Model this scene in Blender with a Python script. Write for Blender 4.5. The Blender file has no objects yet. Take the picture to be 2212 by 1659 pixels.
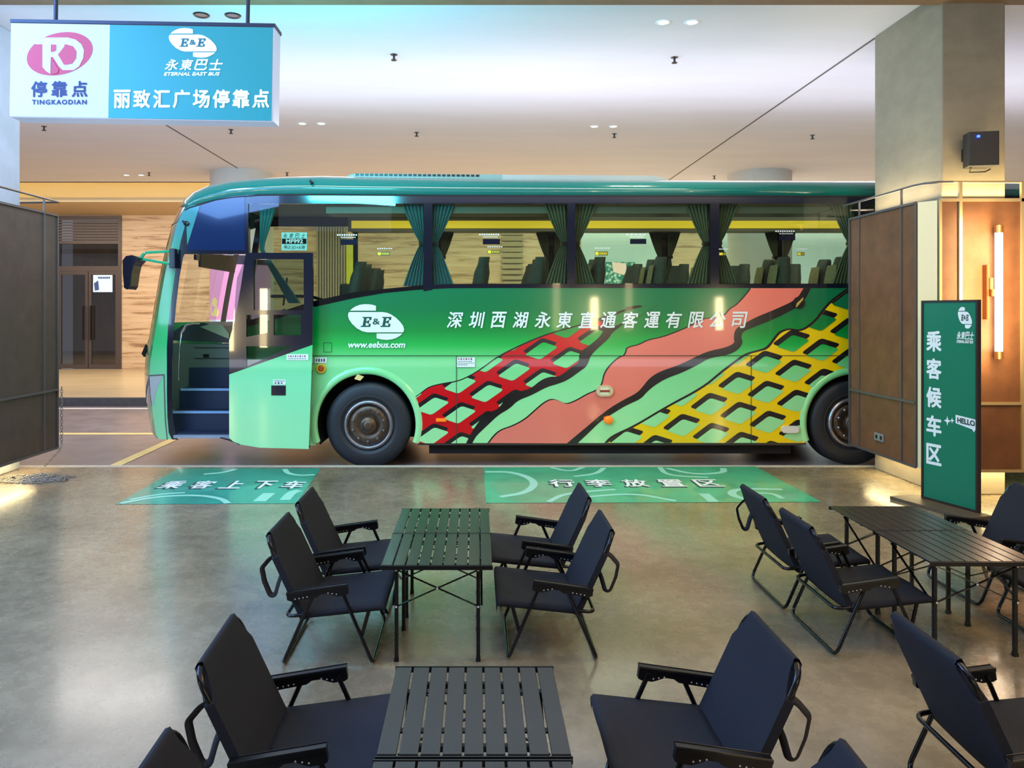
import bpy, math, random
from math import sin, cos, pi, radians as R
from mathutils import Vector, Matrix
from mathutils.geometry import tessellate_polygon
random.seed(7)
SC = bpy.context.scene
C = SC.collection
F, CU, CV, H = 1680.0, 1030.0, 675.0, 1.75      # photo calibration: focal px, vanishing point, eye height

def P(u, v, Y):                                   # a place at depth Y seen at photo pixel (u, v)
    return Vector(((u - CU) * Y / F, Y, H - (v - CV) * Y / F))
def G(u, v, z=0.0):                               # a place on the ground
    Y = F * (H - z) / (v - CV)
    return Vector(((u - CU) * Y / F, Y, z))

# ------------------------------------------------------------------ materials
def srgb(r, g, b):
    f = lambda c: (c / 255 / 12.92) if c / 255 <= .04045 else ((c / 255 + .055) / 1.055) ** 2.4
    return (f(r), f(g), f(b), 1)
MATS = {}
def mat(name, col, rough=.5, metal=0, spec=.5, emit=0, ecol=None, noise=0, nscale=8, nstretch=(1, 1, 1), bump=0, coat=0):
    if name in MATS: return MATS[name]
    m = bpy.data.materials.new(name); m.use_nodes = True
    nt = m.node_tree; b = nt.nodes['Principled BSDF']
    c = srgb(*col)
    b.inputs['Base Color'].default_value = c
    b.inputs['Roughness'].default_value = rough
    b.inputs['Metallic'].default_value = metal
    b.inputs['Specular IOR Level'].default_value = spec
    b.inputs['Coat Weight'].default_value = coat
    if emit:
        b.inputs['Emission Color'].default_value = srgb(*(ecol or col)); b.inputs['Emission Strength'].default_value = emit
    if noise or bump:
        tc = nt.nodes.new('ShaderNodeTexCoord'); mp = nt.nodes.new('ShaderNodeMapping'); mp.inputs['Scale'].default_value = nstretch
        nz = nt.nodes.new('ShaderNodeTexNoise'); nz.inputs['Scale'].default_value = nscale; nz.inputs['Detail'].default_value = 7
        nz.inputs['Roughness'].default_value = .62
        nt.links.new(tc.outputs['Object'], mp.inputs[0]); nt.links.new(mp.outputs[0], nz.inputs['Vector'])
        if noise:
            rp = nt.nodes.new('ShaderNodeValToRGB')
            rp.color_ramp.elements[0].position = .3; rp.color_ramp.elements[1].position = .7
            rp.color_ramp.elements[0].color = tuple(x * (1 - noise) for x in c[:3]) + (1,)
            rp.color_ramp.elements[1].color = tuple(min(1, x * (1 + noise)) for x in c[:3]) + (1,)
            nt.links.new(nz.outputs['Fac'], rp.inputs[0]); nt.links.new(rp.outputs[0], b.inputs['Base Color'])
        if bump:
            bp = nt.nodes.new('ShaderNodeBump'); bp.inputs['Strength'].default_value = bump; bp.inputs['Distance'].default_value = .02
            nt.links.new(nz.outputs['Fac'], bp.inputs['Height']); nt.links.new(bp.outputs[0], b.inputs['Normal'])
    MATS[name] = m
    return m

def glass(name, tint, refl=.12, dark=1.0):
    m = bpy.data.materials.new(name); m.use_nodes = True; nt = m.node_tree; nt.nodes.clear()
    o = nt.nodes.new('ShaderNodeOutputMaterial'); t = nt.nodes.new('ShaderNodeBsdfTransparent'); g = nt.nodes.new('ShaderNodeBsdfGlossy')
    mx = nt.nodes.new('ShaderNodeMixShader'); lw = nt.nodes.new('ShaderNodeFresnel'); lw.inputs[0].default_value = 1.5
    mt = nt.nodes.new('ShaderNodeMath'); mt.operation = 'ADD'; mt.inputs[1].default_value = refl; mt.use_clamp = True
    c = srgb(*tint); t.inputs[0].default_value = tuple(x * dark for x in c[:3]) + (1,); g.inputs['Roughness'].default_value = .02
    nt.links.new(lw.outputs[0], mt.inputs[0]); nt.links.new(mt.outputs[0], mx.inputs[0])
    nt.links.new(t.outputs[0], mx.inputs[1]); nt.links.new(g.outputs[0], mx.inputs[2]); nt.links.new(mx.outputs[0], o.inputs[0])
    return m

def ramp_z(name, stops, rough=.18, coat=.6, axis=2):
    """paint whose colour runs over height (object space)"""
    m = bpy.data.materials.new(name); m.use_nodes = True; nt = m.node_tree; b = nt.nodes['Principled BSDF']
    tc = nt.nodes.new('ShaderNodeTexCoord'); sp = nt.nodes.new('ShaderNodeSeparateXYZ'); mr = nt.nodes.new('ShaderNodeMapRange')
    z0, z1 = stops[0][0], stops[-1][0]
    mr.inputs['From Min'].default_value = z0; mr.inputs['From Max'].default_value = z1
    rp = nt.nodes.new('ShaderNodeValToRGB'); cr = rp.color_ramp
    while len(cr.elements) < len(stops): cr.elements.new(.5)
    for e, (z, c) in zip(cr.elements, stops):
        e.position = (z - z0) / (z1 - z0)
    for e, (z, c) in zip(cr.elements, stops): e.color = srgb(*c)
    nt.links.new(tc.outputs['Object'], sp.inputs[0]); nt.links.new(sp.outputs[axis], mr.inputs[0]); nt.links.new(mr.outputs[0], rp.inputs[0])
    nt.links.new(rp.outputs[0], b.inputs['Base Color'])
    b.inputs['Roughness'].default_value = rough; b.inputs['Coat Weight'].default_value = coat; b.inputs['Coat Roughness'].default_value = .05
    return m

# ------------------------------------------------------------------ mesh builder
class MB:
    def __init__(s): s.v = []; s.f = []; s.sm = []
    def add(s, vs, fs, smooth=False):
        n = len(s.v); s.v += [Vector(x) for x in vs]
        for f in fs: s.f.append([i + n for i in f]); s.sm.append(smooth)
        return s
    def box(s, a, b, rot=None, piv=None):
        x0, y0, z0 = a; x1, y1, z1 = b
        vs = [Vector(p) for p in ((x0,y0,z0),(x1,y0,z0),(x1,y1,z0),(x0,y1,z0),(x0,y0,z1),(x1,y0,z1),(x1,y1,z1),(x0,y1,z1))]
        if rot is not None:
            pv = Vector(piv or (0, 0, 0)); vs = [rot @ (p - pv) + pv for p in vs]
        return s.add(vs, [(0,3,2,1),(4,5,6,7),(0,1,5,4),(1,2,6,5),(2,3,7,6),(3,0,4,7)])
    def bar(s, a, b, w, h, up=(0, 0, 1)):          # rectangular bar from a to b, w across, h along up
        a = Vector(a); b = Vector(b); d = (b - a).normalized(); up = Vector(up)
        sd = d.cross(up)
        if sd.length < 1e-4: sd = d.cross(Vector((1, 0, 0)))
        sd.normalize(); u2 = sd.cross(d).normalized()
        vs = []
        for p in (a, b):
            for (i, j) in ((-1,-1),(1,-1),(1,1),(-1,1)): vs.append(p + sd * (i * w / 2) + u2 * (j * h / 2))
        return s.add(vs, [(0,3,2,1),(4,5,6,7),(0,1,5,4),(1,2,6,5),(2,3,7,6),(3,0,4,7)])
    def tube(s, pts, r, n=10, closed=False, cap=True):
        pts = [Vector(p) for p in pts]; N = len(pts); rings = []
        ref = None
        for i, p in enumerate(pts):
            if closed: d = pts[(i + 1) % N] - pts[i - 1]
            else: d = pts[min(i + 1, N - 1)] - pts[max(i - 1, 0)]
            d.normalize()
            if ref is None:
                ref = Vector((0, 0, 1)) if abs(d.z) < .9 else Vector((1, 0, 0))
                ref = (ref - d * ref.dot(d)).normalized()
            else:
                q = ref - d * ref.dot(d)
                ref = q.normalized() if q.length > 1e-5 else ref
            sd = d.cross(ref)
            rr = r[i] if isinstance(r, (list, tuple)) else r
            rings.append([p + ref * (rr * cos(2*pi*k/n)) + sd * (rr * sin(2*pi*k/n)) for k in range(n)])
        vs = [q for rg in rings for q in rg]; fs = []
        for i in range(N if closed else N - 1):
            j = (i + 1) % N
            for k in range(n): fs.append((i*n+k, i*n+(k+1)%n, j*n+(k+1)%n, j*n+k))
        s.add(vs, fs, True)
        if cap and not closed:
            s.add(rings[0], [tuple(reversed(range(n)))]); s.add(rings[-1], [tuple(range(n))])
        return s
    def lathe(s, prof, c, axis='Y', n=48, smooth=True):   # prof: (radius, along axis)
        c = Vector(c); vs = []; fs = []
        for (r, h) in prof:
            for k in range(n):
                a = 2*pi*k/n
                if axis == 'Y': vs.append(c + Vector((r*cos(a), h, r*sin(a))))
                elif axis == 'Z': vs.append(c + Vector((r*cos(a), r*sin(a), h)))
                else: vs.append(c + Vector((h, r*cos(a), r*sin(a))))
        for i in range(len(prof) - 1):
            for k in range(n): fs.append((i*n+k, i*n+(k+1)%n, (i+1)*n+(k+1)%n, (i+1)*n+k))
        return s.add(vs, fs, smooth)
    def poly(s, loops, thick=None):
        """flat filled polygon (3D points, optional holes); thick = extrusion vector"""
        if not isinstance(loops[0][0], (list, tuple, Vector)) : loops = [loops]
        loops = [[Vector(p) for p in l] for l in loops]
        allv = [p for l in loops for p in l]
        tris = [tuple(t) for t in tessellate_polygon(loops)]
        s.add(allv, tris)
        if thick is not None:
            t = Vector(thick)
            s.add([p + t for p in allv], [tuple(reversed(q)) for q in tris])
            for l in loops:
                n = len(l)
                s.add(l + [p + t for p in l], [(i, (i+1)%n, n+(i+1)%n, n+i) for i in range(n)])
        return s
    def grid(s, rows, smooth=True, closed=False):
        m = len(rows[0]); vs = [p for r in rows for p in r]; fs = []
        for i in range(len(rows) - 1):
            for k in range(m if closed else m - 1): fs.append((i*m+k, i*m+(k+1)%m, (i+1)*m+(k+1)%m, (i+1)*m+k))
        return s.add(vs, fs, smooth)
    def disc(s, c, r, nrm=(0, -1, 0), n=24):
        nrm = Vector(nrm).normalized(); a = nrm.cross(Vector((0,0,1)) if abs(nrm.z) < .9 else Vector((1,0,0))).normalized(); b = nrm.cross(a)
        return s.add([Vector(c) + a*(r*cos(2*pi*k/n)) + b*(r*sin(2*pi*k/n)) for k in range(n)], [tuple(range(n))])

def root_loc(o):
    while o.parent: o = o.parent
    return Vector(o.location)
def obj(name, mb, m, parent=None, label=None, bevel=0, solid=0, origin=None):
    me = bpy.data.meshes.new(name)
    off = root_loc(parent) if parent else Vector(origin) if origin is not None else Vector((0, 0, 0))
    me.from_pydata([tuple(v - off) for v in mb.v], [], mb.f)
    me.polygons.foreach_set('use_smooth', mb.sm)
    me.update()
    me.materials.append(m)
    o = bpy.data.objects.new(name, me); C.objects.link(o)
    if parent: o.parent = parent
    elif origin is not None: o.location = origin
    if solid:
        md = o.modifiers.new('s', 'SOLIDIFY'); md.thickness = solid; md.offset = 0
    if bevel:
        md = o.modifiers.new('b', 'BEVEL'); md.width = bevel; md.segments = 2; md.limit_method = 'ANGLE'
    if label: o['label'] = label
    return o
def thing(name, label, cat, loc=(0, 0, 0), group=None):
    o = bpy.data.objects.new(name, None); C.objects.link(o); o.location = loc; o.empty_display_size = .1
    o['label'] = label; o['category'] = cat
    if group: o['group'] = group
    return o
def tag(o, label, cat, group=None, kind=None):
    o['label'] = label; o['category'] = cat
    if group: o['group'] = group
    if kind: o['kind'] = kind
    return o
def struct(name, mb, m, parent=None, **k):
    o = obj(name, mb, m, parent, **k)
    if not parent: o['kind'] = 'structure'
    return o
def dup(rt, loc, rotz, label):
    r = rt.copy(); C.objects.link(r); r.location = loc; r.rotation_euler = (0, 0, rotz); r['label'] = label
    for ch in list(rt.children):
        c = ch.copy(); C.objects.link(c); c.parent = r
        for g in ch.children:
            d = g.copy(); C.objects.link(d); d.parent = c
    return r

# ------------------------------------------------------------------ lettering
_tc = {}
def text2d(s, shear=0, space=1.0):
    k = (s, shear, space)
    if k in _tc: return _tc[k]
    c = bpy.data.curves.new('txt', 'FONT'); c.body = s; c.shear = shear; c.space_character = space; c.resolution_u = 3
    o = bpy.data.objects.new('txt', c); C.objects.link(o)
    bpy.context.view_layer.update()
    dg = bpy.context.evaluated_depsgraph_get()
    me = bpy.data.meshes.new_from_object(o.evaluated_get(dg))
    vs = [(v.co.x, v.co.y) for v in me.vertices]; fs = [tuple(p.vertices) for p in me.polygons]
    bpy.data.meshes.remove(me); bpy.data.objects.remove(o); bpy.data.curves.remove(c)
    x0 = min(v[0] for v in vs); x1 = max(v[0] for v in vs); y0 = min(v[1] for v in vs); y1 = max(v[1] for v in vs)
    _tc[k] = ([((x - x0)/(x1 - x0), (y - y0)/(y1 - y0)) for x, y in vs], fs)
    return _tc[k]
def text(mb, s, o, ax, ay, shear=0, bold=0, space=1.0):
    """lettering filling the box with corner o (bottom-left) and edge vectors ax, ay; bold = fattening as a length"""
    vs, fs = text2d(s, shear, space); o = Vector(o); ax = Vector(ax); ay = Vector(ay)
    offs = [(0, 0)] if not bold else [(0, 0)] + [(bold*cos(k*pi/4), bold*sin(k*pi/4)) for k in range(8)]
    n = ax.cross(ay).normalized(); dx = ax.normalized(); dy = ay.normalized()
    for i, (a, b) in enumerate(offs):
        mb.add([o + ax*x + ay*y + dx*a + dy*b + n*(i*.00004) for x, y in vs], fs)
    return mb
def text_cells(mb, s, o, ax, ay, cell, **k):
    """one glyph per cell so that a line of characters is evenly pitched; cell = glyph width as fraction of ax"""
    n = len(s)
    for i, ch in enumerate(s):
        t = 0 if n == 1 else i * (1 - cell) / (n - 1)
        text(mb, ch, Vector(o) + Vector(ax) * t, Vector(ax) * cell, ay, **k)
    return mb

def logo_oval(mb, o, ax, ay):
    """the double-capped oval emblem; unit box"""
    o = Vector(o); ax = Vector(ax); ay = Vector(ay)
    q = lambda pts: [o + ax*((x-165)/1680) + ay*(1-(y-235)/1065) for x, y in pts]
    mb.poly(q([(225,430),(300,360),(400,300),(520,255),(650,237),(790,240),(900,255),(1000,285),(1000,430)]))
    mb.poly(q([(200,470),(1200,470),(1330,490),(1450,540),(1600,640),(1730,770),(1810,880),(1840,980),(1830,1040),(1805,1072),(740,1072),(600,1040),(430,950),(290,820),(200,690),(168,590),(172,520)]))
    mb.poly(q([(1020,1105),(1790,1105),(1720,1170),(1600,1240),(1480,1280),(1330,1297),(1180,1285),(1020,1250)]))
def logo_text(mb, o, ax, ay, bold=0):
    o = Vector(o); ax = Vector(ax); ay = Vector(ay)
    def slab_e(x, y, w, h):      # heavy slab serif leaning E
        pts = [(0,0),(.86,0),(.93,.32),(.74,.32),(.70,.14),(.44,.14),(.50,.42),(.62,.42),(.60,.34),(.76,.34),(.83,.66),(.67,.66),(.64,.57),(.53,.57),(.59,.86),(.82,.86),(.80,.68),(.98,.68),(1.06,1.0),(.24,1.0),(.22,.88),(.36,.88),(.18,.12),(.02,.12)]
        pts = [(px - .06*py, py) for px, py in pts]
        mb.poly([o + ax*(x + w*px) + ay*(y + h*py) for px, py in pts])
    slab_e(.225, .365, .20, .28); slab_e(.575, .365, .20, .28)
    text(mb, '&', o + ax*.44 + ay*.435, ax*.125, ay*.16, bold=bold)

# ------------------------------------------------------------------ camera
cam = bpy.data.cameras.new('camera'); co = bpy.data.objects.new('camera', cam); C.objects.link(co); SC.camera = co
cam.sensor_width = 36; cam.lens = 36 * F / 2212
cam.shift_x = (1106 - CU) / 2212; cam.shift_y = -(829.5 - CV) / 2212
co.location = (0, 0, H); co.rotation_euler = (pi/2, 0, 0); cam.clip_end = 200

# ------------------------------------------------------------------ common materials
def floor_mat():
    m = bpy.data.materials.new('polished_concrete'); m.use_nodes = True; nt = m.node_tree; b = nt.nodes['Principled BSDF']
    tc = nt.nodes.new('ShaderNodeTexCoord')
    def noise(sc, det, st=(1, 1, 1)):
        mp = nt.nodes.new('ShaderNodeMapping'); mp.inputs['Scale'].default_value = st
        n = nt.nodes.new('ShaderNodeTexNoise'); n.inputs['Scale'].default_value = sc; n.inputs['Detail'].default_value = det; n.inputs['Roughness'].default_value = .65
        nt.links.new(tc.outputs['Object'], mp.inputs[0]); nt.links.new(mp.outputs[0], n.inputs['Vector']); return n
    n1 = noise(.9, 8); n2 = noise(9, 10); n3 = noise(55, 4)
    r1 = nt.nodes.new('ShaderNodeValToRGB'); e = r1.color_ramp.elements
    e[0].position = .34; e[0].color = srgb(108, 98, 78); e[1].position = .66; e[1].color = srgb(150, 136, 108)
    r2 = nt.nodes.new('ShaderNodeValToRGB'); e = r2.color_ramp.elements
    e[0].position = .3; e[0].color = (.75, .75, .75, 1); e[1].position = .62; e[1].color = (1.1, 1.1, 1.1, 1)
    mx = nt.nodes.new('ShaderNodeMixRGB'); mx.blend_type = 'MULTIPLY'; mx.inputs[0].default_value = .6
    r3 = nt.nodes.new('ShaderNodeValToRGB'); e = r3.color_ramp.elements
    e[0].position = .27; e[0].color = (.35, .35, .35, 1); e[1].position = .33; e[1].color = (1, 1, 1, 1)
    mx2 = nt.nodes.new('ShaderNodeMixRGB'); mx2.blend_type = 'MULTIPLY'; mx2.inputs[0].default_value = .4
    nt.links.new(n1.outputs['Fac'], r1.inputs[0]); nt.links.new(n2.outputs['Fac'], r2.inputs[0]); nt.links.new(n3.outputs['Fac'], r3.inputs[0])
    nt.links.new(r1.outputs[0], mx.inputs[1]); nt.links.new(r2.outputs[0], mx.inputs[2])
    nt.links.new(mx.outputs[0], mx2.inputs[1]); nt.links.new(r3.outputs[0], mx2.inputs[2]); nt.links.new(mx2.outputs[0], b.inputs['Base Color'])
    rr = nt.nodes.new('ShaderNodeMapRange'); rr.inputs['To Min'].default_value = .12; rr.inputs['To Max'].default_value = .42
    nt.links.new(n2.outputs['Fac'], rr.inputs[0]); nt.links.new(rr.outputs[0], b.inputs['Roughness'])
    bp = nt.nodes.new('ShaderNodeBump'); bp.inputs['Strength'].default_value = .12; bp.inputs['Distance'].default_value = .01
    nt.links.new(n2.outputs['Fac'], bp.inputs['Height']); nt.links.new(bp.outputs[0], b.inputs['Normal'])
    b.inputs['Specular IOR Level'].default_value = .8
    b.inputs['Coat Weight'].default_value = .45; b.inputs['Coat Roughness'].default_value = .14
    return m
M_floor = floor_mat()
M_road = mat('road_surface', (128, 116, 118), .3, noise=.25, nscale=3, spec=.6, bump=.05)
M_kerb = mat('kerb_dark', (70, 68, 70), .6, noise=.25, nscale=12)
M_kstrip = mat('kerb_strip', (196, 186, 168), .4, noise=.12, nscale=10)
M_walk = mat('sidewalk_stone', (190, 170, 135), .3, noise=.15, nscale=2, nstretch=(.4, 2, 1))
M_ceil = mat('ceiling_plaster', (226, 224, 232), .85, noise=.035, nscale=1.2, nstretch=(.3, 1.5, 1))
M_line = mat('joint_dark', (95, 92, 92), .8)
M_beam = mat('beam_brown', (120, 96, 72), .7, noise=.12, nscale=5)
M_cole = mat('column_plaster', (140, 130, 110), .6, noise=.16, nscale=2.6, nstretch=(1, 1, 1.6), bump=.2)
M_trav = None
def trav():
    m = bpy.data.materials.new('travertine'); m.use_nodes = True; nt = m.node_tree; b = nt.nodes['Principled BSDF']
    tc = nt.nodes.new('ShaderNodeTexCoord'); mp = nt.nodes.new('ShaderNodeMapping'); mp.inputs['Scale'].default_value = (.22, 1, 3.4)
    nz = nt.nodes.new('ShaderNodeTexNoise'); nz.inputs['Scale'].default_value = 2.2; nz.inputs['Detail'].default_value = 9; nz.inputs['Roughness'].default_value = .7; nz.inputs['Distortion'].default_value = .5
    rp = nt.nodes.new('ShaderNodeValToRGB'); e = rp.color_ramp.elements
    e[0].position = .3; e[0].color = srgb(140, 108, 78); e[1].position = .72; e[1].color = srgb(232, 205, 172)
    k = e.new(.46); k.color = srgb(205, 172, 136); k = e.new(.42); k.color = srgb(168, 132, 98)
    nt.links.new(tc.outputs['Object'], mp.inputs[0]); nt.links.new(mp.outputs[0], nz.inputs['Vector']); nt.links.new(nz.outputs['Fac'], rp.inputs[0]); nt.links.new(rp.outputs[0], b.inputs['Base Color'])
    b.inputs['Roughness'].default_value = .35
    return m
M_trav = trav()
M_board_l = mat('brown_board_left', (84, 70, 62), .5, noise=.2, nscale=5, bump=.04, spec=.4)
M_board = mat('brown_board', (114, 74, 48), .5, noise=.22, nscale=5, bump=.04, spec=.4)
M_steel = mat('brushed_steel', (170, 160, 145), .3, metal=.9)
M_gold = mat('frame_champagne', (205, 180, 135), .35, metal=.5)
M_cream = mat('cream_channel', (235, 215, 165), .45)
M_black = mat('black_metal', (16, 17, 20), .32, metal=.3, spec=.6)
M_tube = mat('black_tube', (18, 19, 23), .16, metal=.5, spec=.7)
M_fab = mat('chair_fabric', (28, 30, 38), .8, noise=.3, nscale=260, bump=.12, spec=.3)
M_slat = mat('table_slat', (44, 47, 46), .25, metal=.45, spec=.7)
M_slat2 = mat('table_rail', (26, 27, 28), .35, metal=.4)
M_web = mat('webbing', (22, 22, 27), .7)
M_dot = mat('rivet_light', (200, 200, 195), .4)
M_white = mat('white_paint', (230, 232, 235), .4)
M_navy = mat('navy_gloss', (14, 20, 38), .12, coat=.6)
M_dark = mat('underbody_black', (22, 20, 20), .8)
M_sticker = mat('sticker_white', (225, 228, 222), .5)
M_inkgrey = mat('sticker_ink', (90, 90, 95), .6)

# ------------------------------------------------------------------ the place
RZ = -.06; YK = 8.9; CZ = 4.84
struct('floor', MB().box((-16, -4, -.3), (16, YK - .1, 0)), M_floor)
struct('trim_1', MB().box((-16, YK - .1, -.3), (16, YK, .002)), M_kstrip)
struct('floor_road', MB().box((-22, YK, -.4), (22, 15, RZ)), M_road)
struct('floor_sidewalk', MB().box((-22, 15.12, -.4), (22, 22.8, .1)), M_walk)
struct('trim_2', MB().box((-22, 15, -.4), (22, 15.12, .102)), M_kerb)
# painted road lines
a = G(230, 1008, RZ); 
ylw = mat('road_paint_yellow', (232, 205, 130), .45, noise=.12, nscale=9)
wht = mat('road_paint_white', (220, 216, 214), .45, noise=.1, nscale=9)
z = RZ + .003
tag(obj('road_line', MB().add([(-22, 11.52, z), (22, 11.52, z), (22, 11.68, z), (-22, 11.68, z)], [(0, 1, 2, 3)]), ylw), 'long yellow line painted along the road behind the coach', 'road line')
tag(obj('road_line', MB().add([(-22, 14.55, z), (22, 14.55, z), (22, 14.72, z), (-22, 14.72, z)], [(0, 1, 2, 3)]), wht), 'white edge line painted beside the far kerb', 'road line')
p = [G(232, 1008, RZ), G(258, 1008, RZ), G(392, 946, RZ), G(372, 946, RZ)]
tag(obj('road_line', MB().add([(q.x, q.y, z + .001) for q in p], [(0, 1, 2, 3)]), ylw), 'slanted yellow bay line painted by the front of the coach', 'road line')

# ceiling, cove, lower ceiling over the far walk
struct('ceiling', MB().box((-22, -4, CZ), (22, 18.5, CZ + .15)), M_ceil)
M_soff = mat('soffit_tan', (196, 170, 132), .7)
struct('ceiling_far', MB().box((-22, 20.0, 4.59), (22, 22.8, 4.66)), M_soff)
struct('trim_3', MB().box((-22, 19.95, 4.59), (22, 20.0, 4.70)), mat('cove_lip', (240, 225, 190), .5))
struct('wall_cove', MB().box((-22, 20.9, 4.6), (22, 21.0, 5.6)).box((-22, 18.4, 5.55), (22, 21.0, 5.65)).box((-22, 18.4, 4.84), (22, 18.5, 5.6)), mat('cove_cream', (246, 236, 205), .7))
tag(obj('cove_light_strip', MB().box((-22, 20.06, 4.67), (22, 20.12, 4.70)), mat('cove_led', (255, 224, 150), emit=9, ecol=(255, 222, 150))), 'long warm light strip hidden in the far ceiling cove', 'light')
for x, y0, y1 in ((4.48, 8.75, 18.5), (-5.12, 8.75, 18.5)):
    struct('trim_4', MB().box((x - .012, y0, CZ - .006), (x + .012, y1, CZ + .01)), M_line)
struct('beam', MB().box((-22, 6.2, 4.715), (22, 7.5, CZ + .02)), M_beam)

# far wall with door set
YW = 22.7
def X(u, Y): return (u - CU) * Y / F
def Z(v, Y): return H - (v - CV) * Y / F
dx0, dx1 = X(122, YW), X(263, YW); zt = Z(466, YW)
struct('wall_back', MB().box((-22, YW, .0), (dx0, YW + .3, 4.6)).box((dx1, YW, 0), (22, YW + .3, 4.6)).box((dx0, YW, zt), (dx1, YW + .3, 4.6)), M_trav)
M_dfr = mat('door_frame_brown', (92, 80, 76), .4, metal=.3)
fr = MB()
for a_, b_ in ((dx0, dx0 + .07), (dx1 - .09, dx1)): fr.box((a_, YW - .04, .1), (b_, YW + .1, zt))
for v0, v1 in ((466, 472), (520, 527), (575, 586)): fr.box((dx0 + .07, YW - .04, Z(v1, YW)), (dx1 - .09, YW + .1, Z(v0, YW)))
d = struct('door_1', fr, M_dfr)
lv = MB()
for i in range(8): lv.box((dx0 + .07, YW - .02, Z(518 - i*6, YW)), (dx1 - .09, YW + .06, Z(518 - i*6 - 3.6, YW)))
obj('louver', lv, mat('louver_grey', (108, 96, 92), .5), d)
M_dgl = glass('door_glass', (200, 196, 190), .06)
M_dback = mat('dim_shop', (150, 132, 112), .6, emit=.12, noise=.3, nscale=1.5, nstretch=(2, 1, .4))  # faint glow added to lighten the backing of the panes
obj('transom_pane', MB().box((dx0 + .07, YW + .02, Z(575, YW)), (dx1 - .09, YW + .03, Z(527, YW))), M_dgl, d)
mid = (dx0 + dx1) / 2 - .01
for a_, b_ in ((dx0 + .07, mid - .01), (mid + .01, dx1 - .09)):
    lf = MB()
    z0, z1 = .12, Z(586, YW)
    lf.box((a_, YW - .03, z0), (a_ + .08, YW + .04, z1)).box((b_ - .08, YW - .03, z0), (b_, YW + .04, z1)).box((a_ + .08, YW - .03, z0), (b_ - .08, YW + .04, z0 + .12)).box((a_ + .08, YW - .03, z1 - .1), (b_ - .08, YW + .04, z1))
    l = obj('door_leaf', lf, M_dfr, d)
    obj('door_pane', MB().box((a_ + .08, YW, z0 + .12), (b_ - .08, YW + .01, z1 - .1)), M_dgl, l)
    hx = b_ - .1 if a_ < mid - .3 else a_ + .1
    hd = MB(); hd.bar((hx, YW - .1, .95), (hx, YW - .1, 1.95), .025, .05); hd.bar((hx, YW - .1, 1.0), (hx, YW - .02, 1.0), .02, .02); hd.bar((hx, YW - .1, 1.9), (hx, YW - .02, 1.9), .02, .02)
    obj('door_handle', hd, mat('handle_dark', (50, 42, 42), .3, metal=.6), l)
struct('wall_lobby', MB().box((dx0 - .3, YW + 1.5, 0), (dx1 + .3, YW + 1.6, 4.6)), M_dback)
nb = thing('paper_notice', 'white and blue paper notice taped inside the glass of the far double door', 'notice', P(222, 631, YW - .05))
obj('sheet', MB().poly([P(201, 594, YW-.05), P(243, 594, YW-.05), P(243, 631, YW-.05), P(201, 631, YW-.05)]), mat('notice_white', (205, 222, 240), .5, emit=.25), nb)
k = MB(); k.poly([P(203, 612, YW-.055), P(212, 606, YW-.055), P(214, 626, YW-.055), P(205, 628, YW-.055)])
for i in range(6): k.poly([P(212 + i*4.4, 598, YW-.055), P(215.4 + i*4.4, 598, YW-.055), P(215.4 + i*4.4, 602, YW-.055), P(212 + i*4.4, 602, YW-.055)])
obj('print', k, mat('notice_blue', (60, 90, 150), .5), nb)
# far wall inserts seen through the coach windows
def px_box(mb, u0, v0, u1, v1, Y, dy=.05): return mb.box((X(u0, Y), Y, Z(v1, Y)), (X(u1, Y), Y + dy, Z(v0, Y)))
rb = MB(); Yb = YW - .12
for i in range(11): px_box(rb, 684 + i*5.8, 485, 687.6 + i*5.8, 796, Yb, .1)
struct('trim_5', rb, mat('ribbed_grey', (150, 142, 130), .5))
struct('trim_6', px_box(MB(), 748, 528, 771, 796, Yb, .1), mat('lime_panel', (190, 190, 40), .5, emit=.2))
lv = MB()
for i in range(24): px_box(lv, 1084, 500 + i*12, 1130, 508 + i*12, Yb, .08)
struct('trim_7', lv, mat('louver_tan', (168, 152, 122), .5))
shop = struct('window_1', px_box(MB(), 1255, 500, 1452, 796, YW - .06, .04), mat('shop_glass_pale', (182, 206, 208), .15, emit=.25))
struct('window_2', px_box(MB(), 1530, 500, 1860, 796, YW - .06, .04), mat('shop_glass_pale2', (178, 196, 205), .15, emit=.25))
ms = thing('wall_mural', 'teal leafy mural panel with a pink banner on the far shop front', 'mural', P(1345, 640, YW - .15))
mm = bpy.data.materials.new('teal_leaves'); mm.use_nodes = True
nt = mm.node_tree; b = nt.nodes['Principled BSDF']; vo = nt.nodes.new('ShaderNodeTexVoronoi'); vo.inputs['Scale'].default_value = 11; rp = nt.nodes.new('ShaderNodeValToRGB')
rp.color_ramp.elements[0].color = srgb(225, 250, 240); rp.color_ramp.elements[1].color = srgb(20, 120, 110); rp.color_ramp.elements[1].position = .6
tcn = nt.nodes.new('ShaderNodeTexCoord'); nt.links.new(tcn.outputs['Object'], vo.inputs['Vector']); nt.links.new(vo.outputs['Distance'], rp.inputs[0]); nt.links.new(rp.outputs[0], b.inputs['Base Color']); nt.links.new(rp.outputs[0], b.inputs['Emission Color']); b.inputs['Emission Strength'].default_value = .25
obj('leaf_panel', px_box(MB(), 1308, 566, 1372, 700, YW - .15, .04), mm, ms)
k = MB().poly([P(1322, 566, YW-.17), P(1352, 569, YW-.17), P(1356, 596, YW-.17), P(1325, 588, YW-.17)])
obj('banner', k, mat('banner_pink', (240, 205, 205), .5, emit=.3), ms)
tag(obj('display_plinth', MB().box((X(1566,20.5), 20.5, .1), (X(1642,20.5), 21.3, Z(570,20.5))), mat('plinth_white', (215, 220, 235), .5)), 'tall white box standing before the far pale shop front', 'plinth')

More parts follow.
